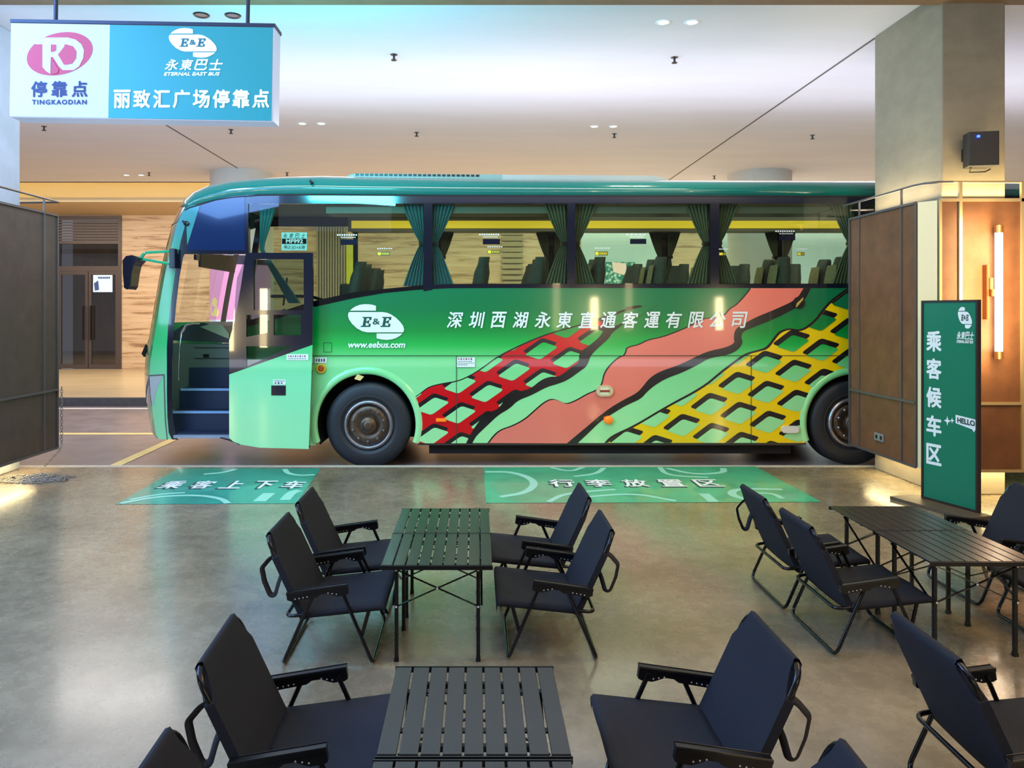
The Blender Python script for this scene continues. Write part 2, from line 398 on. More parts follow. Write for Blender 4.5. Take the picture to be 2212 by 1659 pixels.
# round columns beyond the road
M_rc = mat('round_column_white', (215, 212, 208), .6, noise=.04, nscale=3)
YC = 17.3
cx = X(523, YC)
struct('column_round', MB().lathe([(.68, .1), (.68, CZ)], (cx, YC, 0), 'Z', 48), M_rc)
struct('column_round', MB().lathe([(.68, .1), (.68, CZ)], (X(1640, YC), YC, 0), 'Z', 48), M_rc)
rcp = lambda r, a, z: Vector((cx + r*sin(a), YC - r*cos(a), z))
pst = thing('column_poster', 'pink poster wrapped round the white column seen through the coach door', 'poster', (cx, YC, .1))
def wrap(a0, a1, z0, z1, r=.69):
    return MB().grid([[rcp(r, a0 + (a1 - a0)*i/16, z) for i in range(17)] for z in (z0, z1)])
obj('sheet', wrap(-1.35, 1.35, Z(690, YC), Z(575, YC)), mat('poster_pink', (232, 160, 205), .5, emit=.25), pst)
obj('header', wrap(-1.35, 1.35, Z(575, YC), Z(556, YC)), mat('poster_header', (45, 25, 55), .4), pst)
obj('foot', wrap(-1.35, 1.35, Z(702, YC), Z(690, YC)), mat('poster_foot', (225, 228, 245), .5, emit=.2), pst)
k = MB()
for (da, dz, r) in ((-.75, .35, .16), (-.68, .50, .10), (-.6, .28, .1)):
    k.add([rcp(.695, da + r*1.4*cos(t*pi/8), Z(690, YC) - .12 + dz + r*sin(t*pi/8)) for t in range(16)], [tuple(range(16))])
obj('food_picture', k, mat('poster_yellow', (240, 225, 150), .5, emit=.2), pst)

# near columns
def column(name, x0, x1, y0, y1, m=None):
    struct(name, MB().box((x0, y0, 0), (x1, y1, CZ)), m or M_cole, bevel=.012)
column('column_right', 4.46, 5.07, 7.46, 8.72)
column('column_left', -5.75, -5.12, 7.46, 8.72, mat('column_plaster_cool_lit', (186, 192, 204), .6, noise=.1, nscale=2.6, bump=.15))  # left column: cool light put into its plaster colour

# cladding boards round the columns
ZT, ZB = 2.80, .27
def cladding(name, label, parts):
    t = thing(name, label, 'partition', parts['base'])
    for (a_, b_) in parts['boards']: obj('board', MB().box(a_, b_), M_board_l if parts['base'][0] < 0 else M_board, t, bevel=.003)
    for (a_, b_, w) in parts['bars']: obj('frame_bar', MB().bar(a_, b_, w, w), parts['fm'], t)
    for pts in parts['rails']: obj('top_rail', MB().tube(pts, .011, 8), parts['fm'], t)
    return t
M_frame_l = mat('frame_grey', (110, 104, 102), .4, metal=.5)
xl = -4.70
zt_, zb_ = 2.835, .235
L = dict(base=(xl, 8, 0), fm=M_frame_l,
    boards=[((xl - .035, 6.6, zb_), (xl - .005, 8.70, zt_)), ((xl - .5, 8.72, zb_), (xl - .01, 8.745, zt_))],
    bars=[((xl, 6.6, zt_), (xl, 8.72, zt_), .022), ((xl, 6.6, zb_), (xl, 8.72, zb_), .022), ((xl, 8.72, zb_), (xl, 8.72, zt_), .02), ((xl, 8.445, zb_), (xl, 8.445, 2.99), .018), ((xl + .004, 6.6, .886), (xl + .004, 8.72, .886), .022)],
    rails=[[(xl, 6.6, 2.99), (xl, 8.75, 2.99), (xl - .45, 8.78, 2.99)]])
cladding('cladding_panel', 'dark brown framed board panel round the left column, chain at its corner', L)
xr = 4.2; yf = 7.27
Rr = dict(base=(4.4, 7.6, 0), fm=M_frame_l,
    boards=[((xr + .005, 7.44, ZB), (xr + .035, 8.74, ZT)), ],
    bars=[((xr, 7.44, ZT), (xr, 8.76, ZT), .022), ((xr, 7.44, ZB), (xr, 8.76, ZB), .022), ((xr, 8.76, ZB), (xr, 8.76, ZT), .02), ((xr, 8.54, ZB), (xr, 8.54, 2.97), .016), ((xr, 7.69, ZB), (xr, 7.69, 2.97), .016), ((xr - .004, 7.44, .885), (xr - .004, 8.76, .885), .022), ((xr, 7.44, ZB), (xr, 7.44, ZT), .016)],
    rails=[[(xr + .25, 8.72, 2.90), (xr, 8.76, 2.90)], [(xr, 8.9, 2.97), (xr, 7.5, 2.97), (xr + .03, 7.36, 2.97), (xr + .12, yf, 2.97), (xr + .25, yf, 2.97)]])
t = cladding('cladding_panel', 'brown board panel facing the coach side, left of the standing sign', Rr)
o = obj('outlet_plate', MB().box((xr - .012, 7.60 + .42, .41), (xr + .004, 7.60 + .60, .49)), mat('outlet_grey', (130, 130, 128), .4), t, bevel=.004)
k = MB()
for yy in (8.06, 8.15): k.disc((xr - .014, yy, .45), .022, (-1, 0, 0))
obj('socket', k, M_black, o)
Fr = dict(base=(5.0, yf, 0), fm=M_gold,
    boards=[((4.34, yf, ZB), (4.50, yf + .03, ZT)), ((4.53, yf, ZB), (5.08, yf + .03, ZT)), ((5.11, yf, ZB), (5.9, yf + .03, ZT))],
    bars=[((4.33, yf - .005, ZT), (5.9, yf - .005, ZT), .03), ((4.33, yf - .005, ZB), (5.9, yf - .005, ZB), .025), ((4.33, yf - .005, ZB), (4.33, yf - .005, ZT), .02), ((4.515, yf - .005, ZB), (4.515, yf - .005, 2.97), .028), ((5.095, yf - .005, ZB), (5.095, yf - .005, 2.97), .03), ((4.33, yf - .008, .90), (5.9, yf - .008, .90), .026)],
    rails=[[(4.45, yf, 2.97), (5.9, yf, 2.97)]])
cladding('cladding_panel', 'warm lit brown board panel behind the standing sign, carrying the tube lamp', Fr)
t = thing('corner_channel', 'cream metal corner channel between the two brown boards of the right column', 'channel', (4.258, 7.35, ZB))
obj('channel_face', MB().box((-.085, 0, 0), (.085, .02, ZT - ZB), Matrix.Rotation(R(-50), 3, 'Z')).add([], []), M_cream, None).location = (0, 0, 0)
ch = C.objects['channel_face']; ch.parent = t
sw = MB().box((-.03, -.025, 1.52 - .02), (.03, 0, 1.60 - .02), Matrix.Rotation(R(-50), 3, 'Z'))
s2 = obj('switch_plate', sw, mat('switch_brass', (200, 170, 90), .3, metal=.6)); s2.parent = t

# pillar tube lamp
lp = thing('wall_lamp', 'tall glowing white tube lamp on the warm brown board panel', 'wall lamp', (4.80, yf, 1.3))
z0, z1 = Z(775, 7.18), Z(487, 7.18); xx = X(2156, 7.18)
obj('light_tube', MB().tube([(xx, 7.17, z0 + .07), (xx, 7.17, z1 - .07)], .032, 20), mat('lamp_glow', (255, 246, 235), emit=9, ecol=(255, 240, 220)), lp)
for za, zb in ((z0, z0 + .07), (z1 - .07, z1)): obj('end_cap', MB().tube([(xx, 7.17, za), (xx, 7.17, zb)], .036, 20), mat('lamp_copper', (150, 100, 60), .3, metal=.8), lp)
obj('back_plate', MB().box((xx - .085, 7.21, Z(690, 7.2)), (xx - .06, yf, Z(572, 7.2))).box((xx - .06, 7.18, Z(640, 7.2)), (xx, 7.21, Z(625, 7.2))).box((xx - .06, 7.2, Z(640, 7.2)), (xx - .03, yf, Z(600, 7.2))), mat('lamp_copper', (150, 100, 60)), lp)

# speaker
Y = 7.22
sp = thing('wall_speaker', 'black box loudspeaker with a small blue light on the right column', 'speaker', P(2122, 358, Y))
a_ = P(2093, 285, Y); b_ = P(2152, 358, Y)
obj('cabinet', MB().poly([(a_.x, Y, b_.z), (b_.x, Y - .05, b_.z), (b_.x, Y + .16, b_.z), (a_.x + .04, Y + .16, b_.z)], (0, 0, a_.z - b_.z)), mat('speaker_black', (34, 32, 34), .6), sp, bevel=.012)
obj('bracket', MB().box((a_.x + .08, Y + .1, b_.z + .08), (b_.x - .08, 7.46, b_.z + .2)), M_black, sp)
obj('cable', MB().tube([(a_.x + .05, Y + .05, b_.z - .01), (a_.x + .1, Y + .15, b_.z - .035), (b_.x + .03, Y + .2, b_.z - .02), (b_.x + .09, 7.44, b_.z + .01)], .006, 6), M_black, sp)
obj('status_light', MB().box((a_.x + .065, Y - .03, a_.z - .055), (a_.x + .085, Y - .01, a_.z - .035)), mat('blue_led', (30, 60, 255), emit=12), sp)

# chain
def link(mb, c, d, up, L_=.022, r=.0035):
    d = Vector(d).normalized(); up = Vector(up); up = (up - d*up.dot(d)).normalized()
    pts = []
    for k in range(10):
        a_ = 2*pi*k/10; pts.append(Vector(c) + d*(L_*cos(a_)) + up*(L_*.55*sin(a_)))
    mb.tube(pts, r, 5, closed=True)
def chain_run(mb, pts, step=.033):
    pts = [Vector(p) for p in pts]; i = 0; acc = 0; n = 0
    for a_, b_ in zip(pts, pts[1:]):
        L_ = (b_ - a_).length; m_ = max(1, int(L_/step))
        for q in range(m_):
            c = a_.lerp(b_, q/m_)
            up = Vector((1, .3, 0)) if n % 2 else Vector((0, 1, .4))
            dd = b_ - a_
            if abs(dd.normalized().dot(up.normalized())) > .95: up = Vector((0, .3, 1))
            link(mb, c, dd, up); n += 1
cm = MB()
cx_ = xl + .045
chain_run(cm, [(cx_, 8.72, .90), (cx_, 8.72, .26), (cx_ - .01, 8.68, .2), (cx_ - .1, 8.45, .02)])
pc = G(78, 1036)
for q in range(13):
    pts = []; a0 = random.uniform(0, 6.28); rad = random.uniform(.08, .34)
    for k in range(9):
        a_ = a0 + k*.6
        pts.append((pc.x + rad*1.15*cos(a_) + random.uniform(-.05, .05), pc.y + .55*rad*sin(a_) + random.uniform(-.04, .04), .008 + random.uniform(0, .045) * (1 - rad/.4)))
    chain_run(cm, pts)
tag(obj('chain', cm, mat('chain_steel', (150, 145, 140), .35, metal=.8)), 'steel chain hanging from the left brown panel and heaped on the floor', 'chain')

# hanging light box sign
YS = 5.35
A = [P(22, 49, YS), P(590, 60, YS), P(590, 263, YS), P(22, 253, YS)]
zt_s, zb_s = P(0, 54, YS).z, P(0, 258, YS).z
xs0, xs1, xsm = A[0].x, A[1].x, X(235, YS)
sg = thing('hanging_sign', 'white and teal light box sign hung on two rods at upper left', 'sign', ((xs0 + xs1)/2, YS, zb_s))
TILT = Matrix.Rotation(R(-.9), 3, 'Y')
def face_mat(name, col, e): return mat(name, col, .35, emit=e)
obj('box_body', MB().box((xs0, YS, zb_s), (xs1, YS + .16, zt_s)), face_mat('sign_casing', (185, 200, 228), .3), sg, bevel=.004)
obj('white_face', MB().box((xs0, YS - .008, zb_s + .005), (xsm, YS, zt_s - .005)), face_mat('sign_white', (180, 195, 212), .2), sg)
obj('teal_face', MB().box((xsm, YS - .008, zb_s + .005), (xs1 - .012, YS, zt_s - .005)), face_mat('sign_teal', (28, 138, 150), .32), sg)
obj('edge_profile', MB().box((xs0 - .005, YS - .012, zt_s), (xs1 + .005, YS + .17, zt_s + .022)), mat('sign_edge_dark', (30, 45, 75), .4), sg)
for u in (103, 524):
    obj('hanger_rod', MB().tube([(X(u, YS), YS + .08, zt_s), (X(u, YS), YS + .08, CZ)], .014, 10), mat('rod_dark', (35, 48, 70), .4), sg)
ex = Vector((1, 0, 0)); ez = Vector((0, 0, 1)); Yf = YS - .010
sw_ = xs1 - xs0; sh_ = zt_s - zb_s
def SP(u, v):    # sign face by picture pixels (removing its slight slope)
    return Vector((X(u, YS), Yf, Z(v - (u - 22)*.0194 + 5.0, YS)))
# red emblem: oval with a white D and K
k = MB()
ov = [(198,430),(215,370),(255,320),(300,300),(420,330),(320,335),(320,500),(330,520),(375,550),(385,565),(300,555),(235,520),(205,480)]
Zs = 640/2212
def Q(pts): return [SP(x*Zs, y*Zs) for x, y in pts]
kd = mat('sign_rose', (178, 48, 78), .4, emit=.12)
outer = [(443 + 245*cos(t*pi/30) - 30*sin(t*pi/30)*0, 405 - 158*sin(t*pi/30) - 35*cos(t*pi/30)) for t in range(60)]
k.poly(Q(outer)); obj('emblem_oval', k, kd, sg)
Yf -= .002; k = MB()
k.poly(Q([(255,325),(330,285),(500,285),(560,300),(605,335),(625,380),(620,440),(590,500),(550,528),(470,528),(440,500),(395,430),(378,430),(378,555),(345,535),(318,505),(315,335),(262,335)]))
obj('emblem_letters', k, mat('sign_emblem_white', (185, 200, 216), .4, emit=.2), sg)
Yf -= .002; k = MB()
k.poly(Q([(378,338),(418,338),(418,380),(400,392),(378,392)]))
k.poly(Q([(440,338),(500,338),(545,352),(570,390),(568,440),(540,480),(500,488),(478,488),(432,412),(480,350),(478,338)]))
k.poly(Q([(385,440),(440,525),(430,552),(385,560)]))
obj('emblem_gaps', k, kd, sg)
Yf += .002
k = MB(); ink = mat('sign_ink_blue', (14, 36, 96), .5)
text_cells(k, '停靠点', SP(69, 210), SP(189, 210) - SP(69, 210), SP(69, 177) - SP(69, 210), .27, bold=.003)
text(k, 'TINGKAODIAN', SP(71, 226.5), SP(188, 226.5) - SP(71, 226.5), ez*.031, bold=.0018, space=1.25)
obj('blue_lettering', k, ink, sg)
k = MB(); wl = mat('sign_letter_white', (225, 235, 240), .4, emit=.45)
text_cells(k, '丽致汇广场停靠点', SP(247, 234), SP(581, 240) - SP(247, 240), ez*.120, .104, bold=.0032)
logo_oval(k, SP(363, 127), SP(467, 127) - SP(363, 127), ez*.205)
text_cells(k, '永東巴士', SP(356, 153), SP(480, 153) - SP(356, 153), ez*.072, .23, shear=.25, bold=.0016)
text(k, 'ETERNAL EAST BUS', SP(354, 165), SP(474, 165) - SP(354, 165), ez*.022, shear=.25, bold=.0012)
obj('white_lettering', k, wl, sg)
Yf -= .002
k = MB(); logo_text(k, SP(363, 127) + Vector((0, -.002, 0)), SP(467, 127) - SP(363, 127), ez*.205, .0015)
obj('emblem_initials', k, mat('sign_initial', (20, 110, 125), .5), sg)

sg.rotation_euler = (0, R(.98), 0)
# floor decals
def floor_decal(name, label, quad, curves, txt, tu, tv):
    t = thing(name, label, 'floor graphic', tuple(sum((G(*q) for q in quad), Vector())/4))
    m = mat('decal_teal_a' if 'left' in label else 'decal_teal_b', (38, 152, 128) if 'left' in label else (70, 172, 128), .28, noise=.22, nscale=2.5, coat=.3)
    e = lambda q, z: Vector((q.x, q.y, z))
    obj('base_sheet', MB().poly([e(G(*q), .0025) for q in quad]), m, t)
    k = MB()
    for cv, w in curves:
        pts = [G(*q) for q in cv]; 
        # smooth
        for _ in range(3):
            n = [pts[0]]
            for a_, b_ in zip(pts, pts[1:]): n += [a_*.75 + b_*.25, a_*.25 + b_*.75]
            n.append(pts[-1]); pts = n
        l = []; r = []
        for i, p in enumerate(pts):
            d = (pts[min(i+1, len(pts)-1)] - pts[max(i-1, 0)]).normalized(); s = Vector((-d.y, d.x, 0))*w/2
            l.append(e(p + s, .0040)); r.append(e(p - s, .0040))
        k.grid([l, r], False)
    obj('curve_pattern', k, mat('decal_light', (150, 215, 190), .3), t)
    o_ = G(tu[0], tv[1]); ax = Vector((G(tu[1], tv[1]).x - o_.x, 0, 0)); ay = Vector((0, G(tu[0], tv[0]).y - o_.y, 0))
    k = MB(); text_cells(k, txt, e(o_, .0055), ax, ay, .14, bold=.007)
    obj('floor_lettering', k, mat('decal_white', (235, 238, 235), .35), t)
    k = MB(); text_cells(k, txt, e(o_ + Vector((-.02, -.03, 0)), .0048), ax, ay, .14, bold=.008)
    obj('lettering_shadow', k, mat('decal_shadow', (30, 60, 55), .5), t)
floor_decal('floor_graphic', 'teal slanted floor graphic with white characters on the left, by the coach door',
    [(250, 1090), (640, 1088), (693, 1012), (385, 1012)],
    [([(260, 1088), (340, 1073), (430, 1070), (480, 1078), (492, 1088)], .06), ([(280, 1080), (345, 1068), (400, 1065)], .05),
     ([(440, 1025), (480, 1022), (510, 1014)], .07), ([(615, 1014), (622, 1024), (650, 1028), (680, 1026)], .06), ([(560, 1084), (582, 1066)], .12), ([(615, 1081), (630, 1064), (648, 1060)], .1)],
    '乘客上下车', (338, 648), (1040, 1056))
floor_decal('floor_graphic', 'green floor graphic with white characters in front of the middle of the coach',
    [(1050, 1087), (1775, 1085), (1632, 1008), (1045, 1010)],
    [([(1048, 1020), (1110, 1020), (1160, 1040), (1140, 1065), (1080, 1074)], .08), ([(1190, 1010), (1230, 1020), (1260, 1010)], .06), ([(1240, 1030), (1290, 1024), (1305, 1011)], .06),
     ([(1425, 1010), (1440, 1028), (1530, 1032)], .06), ([(1440, 1012), (1500, 1026), (1565, 1022), (1562, 1012)], .07), ([(1185, 1085), (1220, 1066), (1330, 1058)], .06), ([(1270, 1074), (1370, 1066), (1460, 1083)], .06),
     ([(1520, 1067), (1542, 1085)], .1), ([(1630, 1084), (1575, 1070), (1590, 1056), (1690, 1058)], .08), ([(1615, 1066), (1670, 1066), (1690, 1078)], .06)],
    '行李放置区', (1192, 1566), (1037, 1052))

# standing sign
p0 = Vector((4.14, 7.22, 0)); p1 = Vector((4.31, 6.67, 0)); dv = (p1 - p0); W_ = dv.length; dvn = dv.normalized(); nn = Vector((dvn.y, -dvn.x, 0))
if nn.x > 0: nn = -nn
HS = 1.86
ss = thing('standing_sign', 'tall green standing sign board with white vertical characters and HELLO bubble', 'sign', tuple((p0 + p1)/2))
M_sfr = mat('sign_frame_brown', (52, 40, 34), .4, metal=.3)
k = MB()
def SB(a_, b_, z0, z1, t0=-.02, t1=.02):
    q = [p0 + dvn*a_ + nn*t0, p0 + dvn*b_ + nn*t0, p0 + dvn*b_ + nn*t1, p0 + dvn*a_ + nn*t1]
    k.poly([Vector((v_.x, v_.y, z0)) for v_ in q], (0, 0, z1 - z0))
SB(0, .02, .03, HS); SB(W_ - .02, W_, .03, HS); SB(.02, W_ - .02, .03, .05); SB(.02, W_ - .02, HS - .02, HS)
obj('frame', k, M_sfr, ss)
k = MB(); SB(.02, W_ - .02, .05, HS - .02, -.012, .012); obj('panel', k, mat('sign_green', (18, 112, 84), .3), ss)
k = MB(); SB(-.14, W_ + .1, .0, .03, -.03, .24); obj('base_plate', k, mat('base_brown', (80, 66, 52), .5, noise=.2), ss)
def SQ(a_, z_, t=.014): v_ = p0 + dvn*a_ + nn*t; return Vector((v_.x, v_.y, z_))
def S2(fx, fz, t=.014): return SQ(fx*W_, fz*HS, t)
k = MB()
for ch_, fz in zip('乘客候车区', (.80, .665, .525, .385, .245)):
    text(k, ch_, S2(.10, fz - .048), S2(.36, fz - .048) - S2(.10, fz - .048), ez*(.096*HS), bold=.006)
logo_oval(k, S2(.66, .865), S2(.90, .865) - S2(.66, .865), ez*.19)
text_cells(k, '永東巴士', S2(.64, .815), S2(.93, .815) - S2(.64, .815), ez*.065, .25, shear=.25, bold=.0015)
text(k, 'ETERNAL EAST BUS', S2(.64, .797), S2(.92, .797) - S2(.64, .797), ez*.024, shear=.25, bold=.001)
for fx, fz, s in ((.475, .42, .045), (.56, .425, .028)):
    st = []
    for i in range(8):
        r_ = s if i % 2 == 0 else s*.35
        st.append(S2(fx, fz) + dvn*(r_*sin(i*pi/4)*.8) + ez*(r_*cos(i*pi/4)))
    k.poly(st)
k.poly([S2(.62, .455), S2(.97, .445), S2(.97, .405), S2(.93, .385), S2(.90, .398), S2(.62, .415)])
obj('white_print', k, mat('board_print_white', (225, 230, 230), .4), ss)
k = MB(); logo_text(k, S2(.66, .865, .016), S2(.90, .865) - S2(.66, .865), ez*.19, .001)
text(k, 'HELLO', S2(.655, .420, .016), S2(.945, .414, .016) - S2(.655, .420, .016), ez*.045, bold=.0025)
obj('dark_print', k, mat('board_print_dark', (40, 60, 60), .5), ss)

# ceiling fittings
def downlight(label, u, v, on=True):
    Y = F*(CZ - H)/(CV - v); x = X(u, Y)
    t = thing('downlight', label, 'ceiling light', (x, Y, CZ - .01), group='round recessed lights in the ceiling')
    obj('trim_ring', MB().lathe([(.055, -.004), (.075, -.012), (.085, -.002), (.085, .005)], (x, Y, CZ), 'Z', 24), M_white if on else M_black, t)
    obj('lens', MB().disc((x, Y, CZ - .003), .057, (0, 0, -1)), mat('lens_on', (255, 244, 220), emit=7) if on else mat('lens_off', (50, 60, 70), .2), t)
    if on:
        l = bpy.data.lights.new('spot', 'SPOT'); l.energy = 70; l.spot_size = R(100); l.spot_blend = .8; l.color = (1, .86, .64); l.shadow_soft_size = .05
        o_ = bpy.data.objects.new('spot_lamp', l); C.objects.link(o_); o_.location = (x, Y, CZ - .03)
DL = [('left of the bright pair of ceiling lights above the coach', 1433, 48, 1), ('right of the bright pair of ceiling lights above the coach', 1495, 48, 1),
      ('left unlit ceiling light above the hanging sign', 435, 32, 0), ('right unlit ceiling light above the hanging sign', 503, 33, 0),
      ('left light of the pair on the ceiling over the middle coach roof', 1284, 273, 1), ('right light of the pair on the ceiling over the middle coach roof', 1325, 273, 1),
      ('left light of the pair just right of the hanging sign', 653, 267, 1), ('right light of the pair just right of the hanging sign', 694, 267, 1),
      ('left light of the far pair near the glowing cove', 273, 378, 1), ('right light of the far pair near the glowing cove', 305, 378, 1)]
for l_, u, v, on in DL: downlight(l_, u, v, on)
SPR = [('ceiling sprinkler above the coach roof vents, nearest one', 851, 118), ('ceiling sprinkler under the bright pair of lights', 1457, 124), ('ceiling sprinkler below the nearest sprinkler, above the roof vents', 900, 286),
       ('ceiling sprinkler over the middle coach roof beside a light pair', 1327, 289), ('ceiling sprinkler left of the right column', 1755, 292), ('ceiling sprinkler below the left end of the hanging sign', 95, 273),
       ('ceiling sprinkler below the right part of the hanging sign', 499, 280), ('far ceiling sprinkler beside the far light pair', 322, 373), ('far small ceiling sprinkler over the rear half of the coach', 1543, 380), ('far small ceiling sprinkler over the front of the coach', 620, 373)]
M_spr = mat('sprinkler_dark', (60, 58, 58), .4, metal=.5)
for l_, u, v in SPR:
    Y = F*(CZ - H)/(CV - v); x = X(u, Y)
    t = thing('sprinkler', l_, 'sprinkler', (x, Y, CZ - .01), group='sprinkler heads in the ceiling')
    obj('stem', MB().tube([(x, Y, CZ), (x, Y, CZ - .07)], .014, 8), M_spr, t)
    obj('deflector', MB().lathe([(.0, -.062), (.035, -.062), (.035, -.07), (0, -.07)], (x, Y, CZ), 'Z', 12, False), M_spr, t)
    obj('flange', MB().lathe([(.0, -.003), (.045, -.003), (.045, .006)], (x, Y, CZ), 'Z', 16, False), M_spr, t)

# ------------------------------------------------------------------ the coach
YB, YE = 9.05, 11.55                     # near side, far side
BX = lambda u: (u - CU) * YB / F
BZ = lambda v: H - (v - CV) * YB / F
def BP(u, v, d=0): return Vector((BX(u), YB - d, BZ(v)))       # point on the near side, d = raised towards the kerb
def BPs(pts, d=0): return [BP(u, v, d) for u, v in pts]
XEND = 8.6; UEND = CU + XEND*F/YB
bus = thing('coach', 'large green coach with red and yellow net livery and its front door open', 'coach', (2.2, 10.3, RZ))
zz = lambda v: BZ(v) - RZ                # object-space height
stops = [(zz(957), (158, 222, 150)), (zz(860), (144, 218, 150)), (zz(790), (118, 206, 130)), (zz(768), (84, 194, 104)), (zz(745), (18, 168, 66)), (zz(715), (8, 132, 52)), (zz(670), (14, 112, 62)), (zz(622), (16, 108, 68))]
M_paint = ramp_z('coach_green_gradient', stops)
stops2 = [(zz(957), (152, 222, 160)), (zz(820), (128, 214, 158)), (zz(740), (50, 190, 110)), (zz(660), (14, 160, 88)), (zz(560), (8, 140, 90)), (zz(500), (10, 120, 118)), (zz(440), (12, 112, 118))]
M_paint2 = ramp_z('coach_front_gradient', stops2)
M_roof = mat('coach_roof_teal', (14, 104, 96), .16, coat=.6)
M_band = mat('coach_black_band', (14, 20, 34), .12, coat=.7)
M_glass = glass('coach_glass', (206, 222, 206), .03)
M_glass_d = glass('coach_glass_door', (175, 195, 200), .07)
M_wind = glass('windscreen_glass', (225, 235, 235), .06)
def arc(cu, cv, r, a0, a1, n=28, ry=None):
    ry = ry or r
    return [(cu + r*cos(R(a0 + (a1 - a0)*i/n)), cv - ry*sin(R(a0 + (a1 - a0)*i/n))) for i in range(n + 1)]
# near side lower body with both arches
FA = (791, 917, 108, 110); RA = (1845, 914, 105, 107)
sill_curve = [(533, 706), (600, 688), (675, 664), (760, 645), (830, 633), (900, 626), (970, 622.5), (1060, 622)]
body = sill_curve + [(UEND, 622), (UEND, 957)] + [(RA[0] + RA[2] + 6, 957)] + [(RA[0] + RA[2], 914)] + arc(RA[0], RA[1], RA[2], 0, 180, 30, RA[3]) + [(RA[0] - RA[2], 957)] \
    + [(903, 957)] + [(FA[0] + FA[2], 917)] + arc(FA[0], FA[1], FA[2], 0, 180, 30, FA[3]) + [(FA[0] - FA[2], 962), (533, 962)]
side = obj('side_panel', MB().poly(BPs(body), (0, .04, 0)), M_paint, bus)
# arch lips
for (cu, cv, r, ry) in (FA, RA):
    k = MB()
    rows = []
    for i in range(41):
        a_ = R(-22 + 224*i/40) if False else R(-20 + 220*i/40)
        if -sin(a_)*ry + cv > 958: pass
        rows.append([BP(cu + (r + w_)*cos(a_), min(957, cv - (ry + w_)*sin(a_)), d_) for w_, d_ in ((-1, -.06), (-1, .012), (5, .02), (11, .012), (15, .0005))])
    k.grid(rows); obj('arch_lip', k, M_paint, bus)
# inside of the arches and the underbody
def archbox(cu):
    k = MB(); r = .60
    for yy in (YB + .04,):
        rows = [[Vector((BX(cu) + r*cos(a_), y_, BZ(915) + r*sin(a_))) for y_ in (YB + .03, YB + .62)] for a_ in [R(-25 + 230*i/30) for i in range(31)]]
        k.grid(rows)
    k.poly([Vector((BX(cu) + r*cos(R(-25 + 230*i/30)), YB + .62, BZ(915) + r*sin(R(-25 + 230*i/30)))) for i in range(31)])
    return k
obj('wheel_housing', archbox(FA[0]), M_dark, bus); obj('wheel_housing', archbox(RA[0]), M_dark, bus)
k = MB(); x0 = BX(925)
k.box((x0, YB + .10, .20), (BX(1700), YE - .1, .95)).box((BX(1990), YB + .1, .2), (XEND - .1, YE - .1, .95)).box((BX(560), YB + .65, .32), (XEND - .1, YE - .65, 1.0)).box((x0, YB + .16, .08), (BX(1720), YB + .6, .2))
obj('underbody', k, M_dark, bus)
obj('skirt_rail', MB().box((BX(903), YB + .01, BZ(962)), (BX(1738), YB + .05, BZ(957))), mat('skirt_brown', (60, 50, 44), .5), bus)

# wheels
def wheel(u, v, axle=False):
    c = BP(u, v); y = YB + .02; r = .50
    t = obj('wheel', MB().lathe([(.29, .03), (.32, .0), (.36, -.005), (.44, .0), (.485, .02), (.50, .06), (.50, .25), (.47, .3), (.29, .3)], (c.x, y, c.z), 'Y', 64), mat('tyre_rubber', (26, 27, 33), .55, bump=.05), bus)
    obj('tyre_groove', MB().lathe([(.335, -.004), (.34, -.010), (.345, -.006)], (c.x, y, c.z), 'Y', 64), mat('tyre_groove_dark', (52, 48, 44), .6), t)
    st = mat('wheel_steel', (150, 146, 150), .28, metal=.85, noise=.2, nscale=9)
    obj('rim', MB().lathe([(.30, .04), (.285, .0), (.262, -.012), (.248, .0), (.243, .035), (.21, .06), (.0, .06)], (c.x, y, c.z), 'Y', 64), st, t)
    obj('disc', MB().lathe([(.235, .05), (.215, .015), (.15, .005), (.135, .02), (.09, .02)], (c.x, y, c.z), 'Y', 64), mat('hub_bronze', (92, 76, 62), .4, metal=.7, noise=.3, nscale=20), t)
    obj('hub', MB().lathe([(.105, .03), (.10, -.02), (.085, -.035), (.06, -.035), (.055, -.05), (.03, -.055), (.0, -.055)], (c.x, y, c.z), 'Y', 32), mat('hub_bronze', (92, 76, 62)), t)
    for i in range(10):
        a_ = 2*pi*i/10 + .3; q = Vector((c.x + .185*cos(a_), y - .0, c.z + .185*sin(a_)))
        obj('wheel_nut', MB().lathe([(.016, .02), (.016, -.02), (.008, -.028), (0, -.028)], q, 'Y', 6, False), st, t)
    return t
wheel(795, 919); wheel(1845, 914)
obj('far_wheels', MB().lathe([(0, 0), (.5, 0), (.5, .28), (0, .28)], (BX(795), YE - .35, BZ(917)), 'Y', 32).lathe([(0, 0), (.5, 0), (.5, .28), (0, .28)], (BX(1845), YE - .35, BZ(917)), 'Y', 32), mat('tyre_rubber', (26, 27, 33)), bus)
pt = MB().poly(BPs([(766, 818), (773, 808), (787, 813), (779, 822)], .03)); obj('paper_scrap', pt, mat('paper_yellow', (225, 195, 120), .6), bus)

